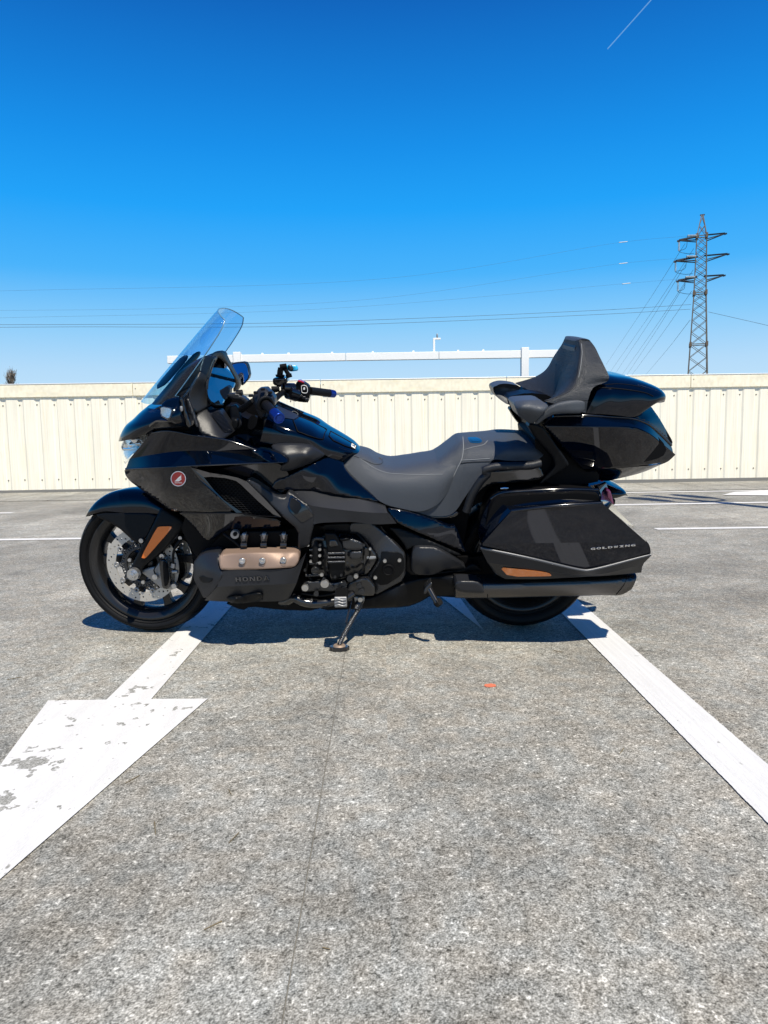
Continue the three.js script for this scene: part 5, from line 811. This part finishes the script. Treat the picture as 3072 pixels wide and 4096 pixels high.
{
  // muffler: rounded-box section swept to the rear, end cut on the slant
  const ends = [[...C([1380, 838], [1380, 985])], [...F([110, 842], [110, 984])], [...F([600, 826], [600, 974])], [...F([1000, 812], [1000, 964])], [...F([1170, 800], [1170, 958])], [...F([1290, 792], [1235, 915])]];
  const zc = .285, hz = .062, pos = [], idx = [], uv = [], N = 32;
  const pts = ends.map(([a, b]) => [fB(a[0], a[1], zc + hz * .6), fB(b[0], b[1], zc + hz * .6)]);
  const tc = new THREE.CatmullRomCurve3(pts.map(p => p[0]), false, 'centripetal'), bc = new THREE.CatmullRomCurve3(pts.map(p => p[1]), false, 'centripetal'), K = 50;
  for (let i = 0; i <= K; i++) { const t = tc.getPoint(i / K), b = bc.getPoint(i / K), c = t.clone().add(b).multiplyScalar(.5), h = t.clone().sub(b).multiplyScalar(.5); for (let k = 0; k <= N; k++) { const a = k / N * 6.2832, s = Math.sin(a), q = Math.cos(a); const e = x => Math.sign(x) * Math.pow(Math.abs(x), .55); pos.push(c.x + h.x * e(s), c.y + h.y * e(s), zc + hz * e(q) * (i === K ? .93 : 1)); uv.push(i / K * .8, k / N * .4); } }
  for (let i = 0; i < K; i++) for (let k = 0; k < N; k++) { const a = i * (N + 1) + k, b = a + N + 1; idx.push(a, b, a + 1, a + 1, b, b + 1); }
  const c0 = pos.length / 3; for (const i of [0, K]) { const o = i * (N + 1); let x = 0, y = 0; for (let k = 0; k < N; k++) { x += pos[(o + k) * 3]; y += pos[(o + k) * 3 + 1]; } pos.push(x / N, y / N, zc); uv.push(0, 0); const q = pos.length / 3 - 1; for (let k = 0; k < N; k++) idx.push(q, o + k, o + k + 1); }
  const g = new THREE.BufferGeometry(); g.setIndex(idx); g.setAttribute('position', new THREE.Float32BufferAttribute(pos, 3)); g.setAttribute('uv', new THREE.Float32BufferAttribute(uv, 2)); g.computeVertexNormals();
  const mf = put('muffler', toCreasedNormals(g, .9), std([.105, .10, .096], .24, { metalness: .9, side: THREE.DoubleSide, bumpMap: clone(grainBump, 6, 6), bumpScale: .0003 }), { mirror: true });
  seam(mf, F([106, 850], [104, 900], [100, 980]), .0016, M.dark, 'muffler_seam'); seam(mf, F([1222, 800], [1190, 880], [1130, 955]), .0014, M.dark, 'muffler_seam');
  put('muffler_step', panel(C([1378, 870], [1400, 842], [1560, 846], [1606, 880], [1612, 938], [1590, 948], [1440, 940], [1385, 920]), .372, { th: .07, roll: 12 }), M.satin, { mirror: true });
}
// folded passenger peg
{
  const a = fB(...C([1165, 880, .31])[0]), b = fB(...C([1150, 930, .31])[0]);
  put('pillion_peg', rodG(fB(...C([1168, 900, .30])[0]), fB(...C([1236, 1022, .34])[0]), .013, .011, 14), M.engine, { mirror: true });
  put('pillion_bracket', panel(C([1128, 948], [1140, 900], [1180, 862], [1194, 858], [1192, 890], [1170, 930], [1140, 952]), .315, { th: .05, roll: 5 }), M.engineMetal, { mirror: true });
  put('peg_tip', rodG(fB(...C([1232, 1030, .33])[0]), fB(...C([1256, 1010, .34])[0]), .016), M.rubber, { mirror: true });
}
// side stand, down on the deck
{
  const foot = onDeck(733 * 1.852, 1404 * 1.852); foot.y = .0; const inv = bike.matrixWorld.clone().invert(); const f = foot.clone().applyMatrix4(inv), up = V(0, 1, 0).transformDirection(inv);
  const pv = fB(...C([622, 1000, .235])[0]), kn = f.clone().addScaledVector(up, .022);
  const st = put('side_stand', merge([tubeG([pv.clone().add(V(.004, -.02, 0)), pv.clone().lerp(kn, .5).add(V(.004, 0, 0)), pv.clone().lerp(kn, .8), kn], .0092, 30, 12), rodG(pv, pv.clone().lerp(kn, .22), .017, .011, 14)]), M.engineMetal);
  put('stand_bracket', panel(C([566, 970], [660, 972], [650, 1025], [610, 1055], [585, 1028]), .245, { th: .03, roll: 5 }), M.alloy);
  bolt(bike, ...C([622, 994])[0], .254, .010, M.steel, .012, 'pivot_bolt');
  put('stand_spring', tubeG([pv.clone().add(V(-.03, .02, -.01)), pv.clone().lerp(kn, .55).add(V(-.012, 0, -.012))], .004, 12, 8), M.engine);
  const q = new THREE.Quaternion().setFromUnitVectors(V(0, 1, 0), up), sh = new THREE.Shape(); for (let k = 0; k < 40; k++) { const a = k / 40 * 6.2832, r = 1 + .06 * Math.cos(a * 9); sh[k ? 'lineTo' : 'moveTo'](Math.cos(a) * .037 * r, Math.sin(a) * .028 * r); }
  put('stand_foot', new THREE.ExtrudeGeometry(sh, { depth: .012, bevelEnabled: true, bevelSize: .002, bevelThickness: .002, bevelSegments: 2 }).rotateX(-Math.PI / 2).translate(0, .003, 0).applyQuaternion(q).translate(f.x, f.y, f.z), M.engine, { parent: st, label: 'wide scalloped foot plate of the side stand' });
  put('foot_top', new THREE.CylinderGeometry(.022, .026, .006, 24).translate(0, .020, 0).applyQuaternion(q).translate(f.x, f.y, f.z), std([.30, .22, .16], .6, { metalness: .4 }), { parent: st });
}

// ------------------------------------------------------------------ saddlebags
put('bag_body', panel(F([50, 560], [110, 300], [150, 215], [220, 165], [980, 140], [1010, 230], [1370, 545], [1395, 610], [1320, 770], [240, 820], [160, 780]), .34, { th: .19, roll: 0, res: 30 }), M.dark, { mirror: true });
const bagShell = put('saddlebag', loft([
  F([128, 195, .285], [200, 152, .295], [400, 132, .30], [700, 117, .30], [985, 120, .285]),
  F([232, 240, .335], [330, 252, .345], [500, 243, .352], [750, 226, .356], [1015, 214, .345]),
  F([290, 290, .409], [400, 275, .411], [500, 263, .412], [720, 243, .413], [1020, 226, .412]),
  F([62, 545, .421], [300, 548, .424], [600, 543, .426], [900, 540, .427], [1388, 550, .425]),
  F([62, 564, .421], [400, 638, .425], [850, 742, .428], [960, 735, .428], [1406, 620, .425])], { nu: 60, nv: 6, th: .03 }), M.gloss, { mirror: true });
put('bag_front', loft([F([128, 195, .285], [60, 330, .29], [30, 470, .30], [62, 560, .32]), F([232, 240, .345], [160, 345, .36], [95, 450, .375], [56, 548, .385]), F([290, 290, .407], [210, 380, .407], [120, 480, .407], [62, 556, .407])], { nu: 30, nv: 4 }), M.gloss, { mirror: true });
put('bag_rear', loft([F([985, 92, .27], [1010, 160, .30], [1020, 226, .405], [1180, 360, .408], [1388, 550, .412], [1406, 620, .41]), F([1050, 62, .16], [1075, 160, .20], [1110, 246, .25], [1240, 385, .27], [1394, 560, .31], [1408, 618, .32])], { nu: 40, nv: 4 }), M.gloss, { mirror: true });
for (const r of [F([128, 195, .285], [200, 152, .295], [400, 132, .30], [700, 117, .30], [985, 120, .285]), F([290, 290, .407], [400, 275, .411], [500, 263, .414], [720, 243, .416], [1020, 226, .405])]) put('lid_ridge', tubeG(r.map(q => fB(...q)).map(p => p.add(V(0, 0, -.0025))), .0070, 60, 10), M.glossEdge, { mirror: true });
put('trim_strip', tubeG(F([46, 584, .408], [400, 657, .432], [860, 762, .441], [905, 763, .441], [1406, 637, .417]).map(q => fB(...q)), .0058, 70, 8), M.strip, { mirror: true });
const trim = put('bag_trim', loft([
  F([46, 572, .40], [400, 645, .424], [850, 750, .433], [905, 752, .433], [1405, 626, .408]),
  F([48, 596, .414], [400, 668, .440], [860, 770, .449], [915, 770, .449], [1408, 646, .424]),
  F([100, 700, .40], [400, 745, .430], [860, 800, .437], [1000, 795, .434], [1340, 715, .40]),
  F([240, 832, .36], [500, 832, .395], [860, 815, .405], [1050, 805, .40], [1330, 780, .365])], { nu: 60, nv: 4, th: .05 }), M.satin, { mirror: true });
put('trim_front', panel(F([46, 575], [110, 610], [250, 720], [320, 832], [240, 832], [160, 790], [100, 700]), F([46, 575, .40], [250, 720, .415], [300, 832, .375], [160, 790, .365]), { th: .04, roll: 4 }), M.satin, { mirror: true });
put('bag_reflector', panel(F([198, 738], [330, 750], [500, 768], [590, 782], [612, 800], [606, 810], [268, 813]), 0, { th: .006, roll: 4, surf: lie(trim, .006) }), M.amber, { label: 'orange side reflector on the saddlebag' });
put('tail_lamp', panel(F([1046, 112], [1080, 118], [1100, 190], [1112, 246], [1086, 236], [1060, 200]), .235, { th: .05, roll: 4 }), M.tail, { mirror: true });
put('rear_fender', hump(F([960, 70], [1050, 58], [1110, 68], [1165, 92], [1196, 135]), F([960, 150, .14], [1060, 170, .14], [1110, 186, .13], [1160, 176, .11], [1190, 162, .08]), { p: .6, q: .7 }), M.gloss);
put('plate_holder', panel(F([1095, 190], [1122, 192], [1120, 235], [1098, 240]), .09, { th: .18, roll: 3 }), M.matte);

// ------------------------------------------------------------------ trunk, backrest, armrests
put('trunk_core', panel(E_([560, 760], [700, 720], [1260, 745], [1380, 800], [1540, 980], [1500, 1060], [1250, 1120], [870, 1140], [700, 960]), .20, { th: .40, roll: 0, res: 30 }), M.dark);
put('trunk_band', loft([E_([632, 728, .235], [760, 724, .25], [880, 722, .255], [1100, 733, .25], [1260, 746, .24], [1375, 785, .22], [1480, 870, .17], [1568, 958, .12]), E_([545, 803, .255], [720, 804, .283], [880, 805, .295], [1100, 810, .293], [1280, 820, .28], [1395, 868, .25], [1500, 950, .19], [1585, 1020, .13])], { nu: 60, nv: 6, th: .02 }), M.gloss, { mirror: true });
put('trunk_ridge', tubeG(E_([632, 728, .235], [760, 724, .25], [880, 722, .255], [1100, 733, .25], [1260, 746, .24], [1375, 785, .22], [1480, 870, .17], [1568, 958, .12]).map(q => fB(...q)).map(p => p.add(V(0, -.001, .001))), .0055, 60, 8), M.glossEdge, { mirror: true });
put('trunk_side', panel(E_([545, 803], [720, 804], [1100, 810], [1280, 820], [1395, 868], [1500, 950], [1585, 1020], [1603, 1036], [1530, 1096], [1290, 1131], [1080, 1145], [872, 1156], [850, 1145], [790, 1082], [700, 972]), E_([545, 803, .255], [880, 805, .295], [1280, 820, .28], [1395, 868, .25], [1603, 1036, .12], [872, 1156, .215], [1290, 1131, .205], [1530, 1096, .13], [700, 972, .245], [1000, 980, .275], [1300, 980, .245]), { th: .03, roll: 4, sm: 1, k: .1 }), M.gloss, { mirror: true });
put('trunk_floor', loft([E_([872, 1158, .213], [1080, 1147, .215], [1290, 1133, .203], [1530, 1098, .128], [1603, 1038, .118]), E_([980, 1240, .10], [1060, 1247, .10], [1130, 1232, .09], [1380, 1164, .05], [1590, 1050, .03])], { nu: 30, nv: 4 }), M.gloss, { mirror: true });
const lid = put('trunk_lid', hump(E_([900, 372], [1000, 372], [1065, 380], [1180, 397], [1290, 430], [1390, 476], [1433, 522], [1440, 572]), E_([888, 706, .25], [960, 710, .258], [1040, 714, .26], [1150, 724, .26], [1250, 736, .25], [1320, 716, .235], [1352, 668, .21], [1368, 632, .18]), { p: .42, q: .62, m: 22 }), M.gloss);
seam(lid, E_([960, 500], [1100, 505], [1250, 522], [1370, 545], [1425, 570]), .0022, M.dark, 'lid_crease'); seam(lid, E_([1010, 480], [1150, 470], [1300, 490], [1360, 512]), .0012, M.dark, 'lid_crease');
put('trunk_tail', panel(E_([1340, 648], [1400, 640], [1470, 738], [1535, 850], [1582, 932], [1574, 962], [1480, 868], [1385, 782], [1260, 738], [1330, 712]), E_([1340, 648, .195], [1400, 640, .14], [1582, 932, .10], [1574, 962, .115], [1385, 782, .215], [1260, 738, .24]), { th: .05, roll: 5 }), M.gloss, { mirror: true });
put('tail_bridge', panel(E_([1300, 600], [1400, 640], [1470, 738], [1582, 932], [1560, 950], [1380, 780], [1280, 720]), .12, { th: .24, roll: 0, res: 20 }), M.dark);
put('brake_light', panel(E_([992, 1150], [1030, 1148], [1042, 1215], [1030, 1250], [1000, 1250]), .10, { th: .20, roll: 3 }), M.red);
// backrest, seen from its front quarter
const back = put('backrest', loft([
  E_([918, 122, .09], [960, 178, .125], [1000, 260, .165], [1030, 320, .20], [1072, 420, .24], [1060, 448, .235], [945, 502, .27], [905, 598, .295], [886, 705, .30]),
  E_([838, 118, .115], [850, 190, .155], [846, 260, .19], [836, 330, .22], [822, 420, .245], [800, 480, .265], [740, 535, .285], [650, 575, .30], [555, 608, .31]),
  E_([818, 124, .10], [822, 200, .135], [812, 270, .165], [800, 340, .19], [780, 410, .21], [760, 460, .23], [715, 520, .26], [640, 572, .285], [548, 610, .30]),
  E_([764, 106, .0], [748, 190, .0], [728, 270, .0], [704, 340, .0], [680, 410, .0], [664, 460, .0], [648, 510, .0], [628, 560, .0], [606, 600, .0])], { nu: 50, nv: 6, th: .0, smooth: true }), M.seat, { mirror: true });
seam(back, E_([834, 128], [846, 200], [842, 270], [830, 340], [816, 420], [792, 486], [736, 538], [650, 578], [560, 606]), .0022, M.seatDark, 'piping');
seam(back, E_([850, 150], [856, 220], [850, 290], [838, 370], [828, 420]), .0012, M.thread);
put('backrest_shell', panel(E_([830, 112], [918, 120], [1000, 258], [1074, 420], [1060, 450], [940, 505], [900, 600], [860, 640], [780, 560], [800, 400], [790, 200]), .10, { th: .20, roll: 0, res: 20 }), M.seatDark);
put('backrest_top', hump(E_([752, 118], [775, 100], [820, 97], [860, 104], [890, 130]), E_([822, 132, .10], [842, 116, .118], [880, 114, .112], [916, 122, .095], [930, 150, .09]), { p: .6, q: .7, n: 20 }), M.seat);
put('arm_base', panel(E_([892, 598], [886, 706], [640, 708], [560, 748], [500, 796], [474, 788], [510, 728], [590, 652], [680, 616], [780, 602]), E_([892, 598, .298], [886, 706, .30], [640, 708, .325], [500, 796, .315], [590, 652, .325], [750, 650, .325]), { th: .10, roll: 14 }), M.seat, { mirror: true });
seam(back, E_([900, 600], [780, 604], [680, 618]), .0016, M.seatDark, 'piping');
put('armrest', panel(E_([308, 624], [330, 606], [420, 600], [520, 597], [586, 640], [582, 664], [475, 786], [430, 784], [368, 742], [342, 714]), E_([308, 624, .33], [330, 606, .32], [520, 597, .315], [586, 640, .345], [365, 648, .372], [450, 640, .375], [540, 655, .37], [475, 786, .325], [368, 742, .34]), { th: .13, roll: 9 }), M.seat, { mirror: true });
put('trunk_stay', panel(E_([412, 786], [535, 806], [610, 905], [746, 1096], [748, 1124], [690, 1172], [532, 1276], [512, 1266], [600, 1180], [640, 1130], [620, 1060], [560, 990], [480, 900]), E_([412, 786, .25], [535, 806, .262], [746, 1110, .262], [520, 1270, .225], [620, 1060, .245]), { th: .06, roll: 7 }), M.matte, { mirror: true });
put('trunk_front', loft([E_([228, 572, -.26], [300, 680, -.24], [345, 760, -.22], [366, 840, -.20], [360, 880, -.16]), E_([420, 590, .0], [430, 690, .0], [440, 780, .0], [470, 860, .0], [500, 960, .0]), E_([560, 620, .255], [540, 700, .25], [500, 790, .235], [520, 880, .225], [560, 1000, .21])], { nu: 24, nv: 6, th: .0 }), M.matte);
put('back_base', panel(E_([250, 575], [420, 540], [600, 560], [650, 640], [520, 720], [320, 650]), .0, { th: .12, roll: 0, res: 20 }), M.matte);
put('trunk_root', panel(E_([700, 985], [900, 1120], [1000, 1160], [980, 1250], [780, 1200], [690, 1120]), .16, { th: .32, roll: 0, res: 20 }), M.dark);
put('swingarm', panel([...C([1000, 640], [1500, 660]), ...F([100, 640], [200, 820], [0, 840]), ...C([1300, 800], [1000, 780])], .165, { th: .05, roll: 0, res: 20 }), M.dark, { mirror: true });
put('trunk_stem', panel(E_([470, 860], [640, 960], [790, 1085], [870, 1150], [1000, 1180], [980, 1270], [540, 1275], [500, 1130]), .19, { th: .38, roll: 0, res: 30 }), M.dark);

// ------------------------------------------------------------------ raised lettering
{
  const font = await new FontLoader().loadAsync('fonts/droid/droid_sans_bold.typeface.json');
  const letters = (txt, u0, v0, u1, v1, mesh, hpx, m, wide, name, depth) => { // characters set along a measured base line
    const n = txt.length, sf = lie(mesh, .0015);
    for (let i = 0; i < n; i++) {
      const t = (i + .5) / n, u = u0 + (u1 - u0) * t, v = v0 + (v1 - v0) * t, p = sf(u, v), px = sf(u + 4, v + 4 * (v1 - v0) / (u1 - u0)), py = sf(u, v - 4);
      const X = px.clone().sub(p).normalize(), Y = py.clone().sub(p); const up = Y.clone().addScaledVector(X, -Y.dot(X)).normalize(), N = X.clone().cross(up).normalize();
      const size = .01, g = new TextGeometry(txt[i], { font, size, depth: size * .28, curveSegments: 4, bevelEnabled: true, bevelSize: size * .03, bevelThickness: size * .05, bevelSegments: 1 }); g.computeBoundingBox(); const b = g.boundingBox, w = b.max.x - b.min.x;
      const pxm = px.distanceTo(p) / 4, tw = Math.abs(u1 - u0) / n * pxm * .80, th = hpx * pxm;
      g.translate(-(b.min.x + w / 2), 0, 0).scale(tw / w, th / size, depth / (size * .28)); g.applyMatrix4(new THREE.Matrix4().makeBasis(X, up, N).setPosition(p)); put(name, g, m, { parent: mesh });
    }
  };
  letters('HONDA', ...B([1280, 850])[0], ...B([1562, 838])[0], guard, 17, M.blackGloss, 1, 'raised_letter', .004);
  letters('GOLDWING', ...F([920, 598])[0], ...F([1286, 566])[0], bagShell, 8.5, M.chrome, 1, 'badge_letter', .002);
}
scene.traverse(o => { if (o.isMesh) { o.castShadow = true; o.receiveShadow = true; } });
renderer.render(scene, camera);
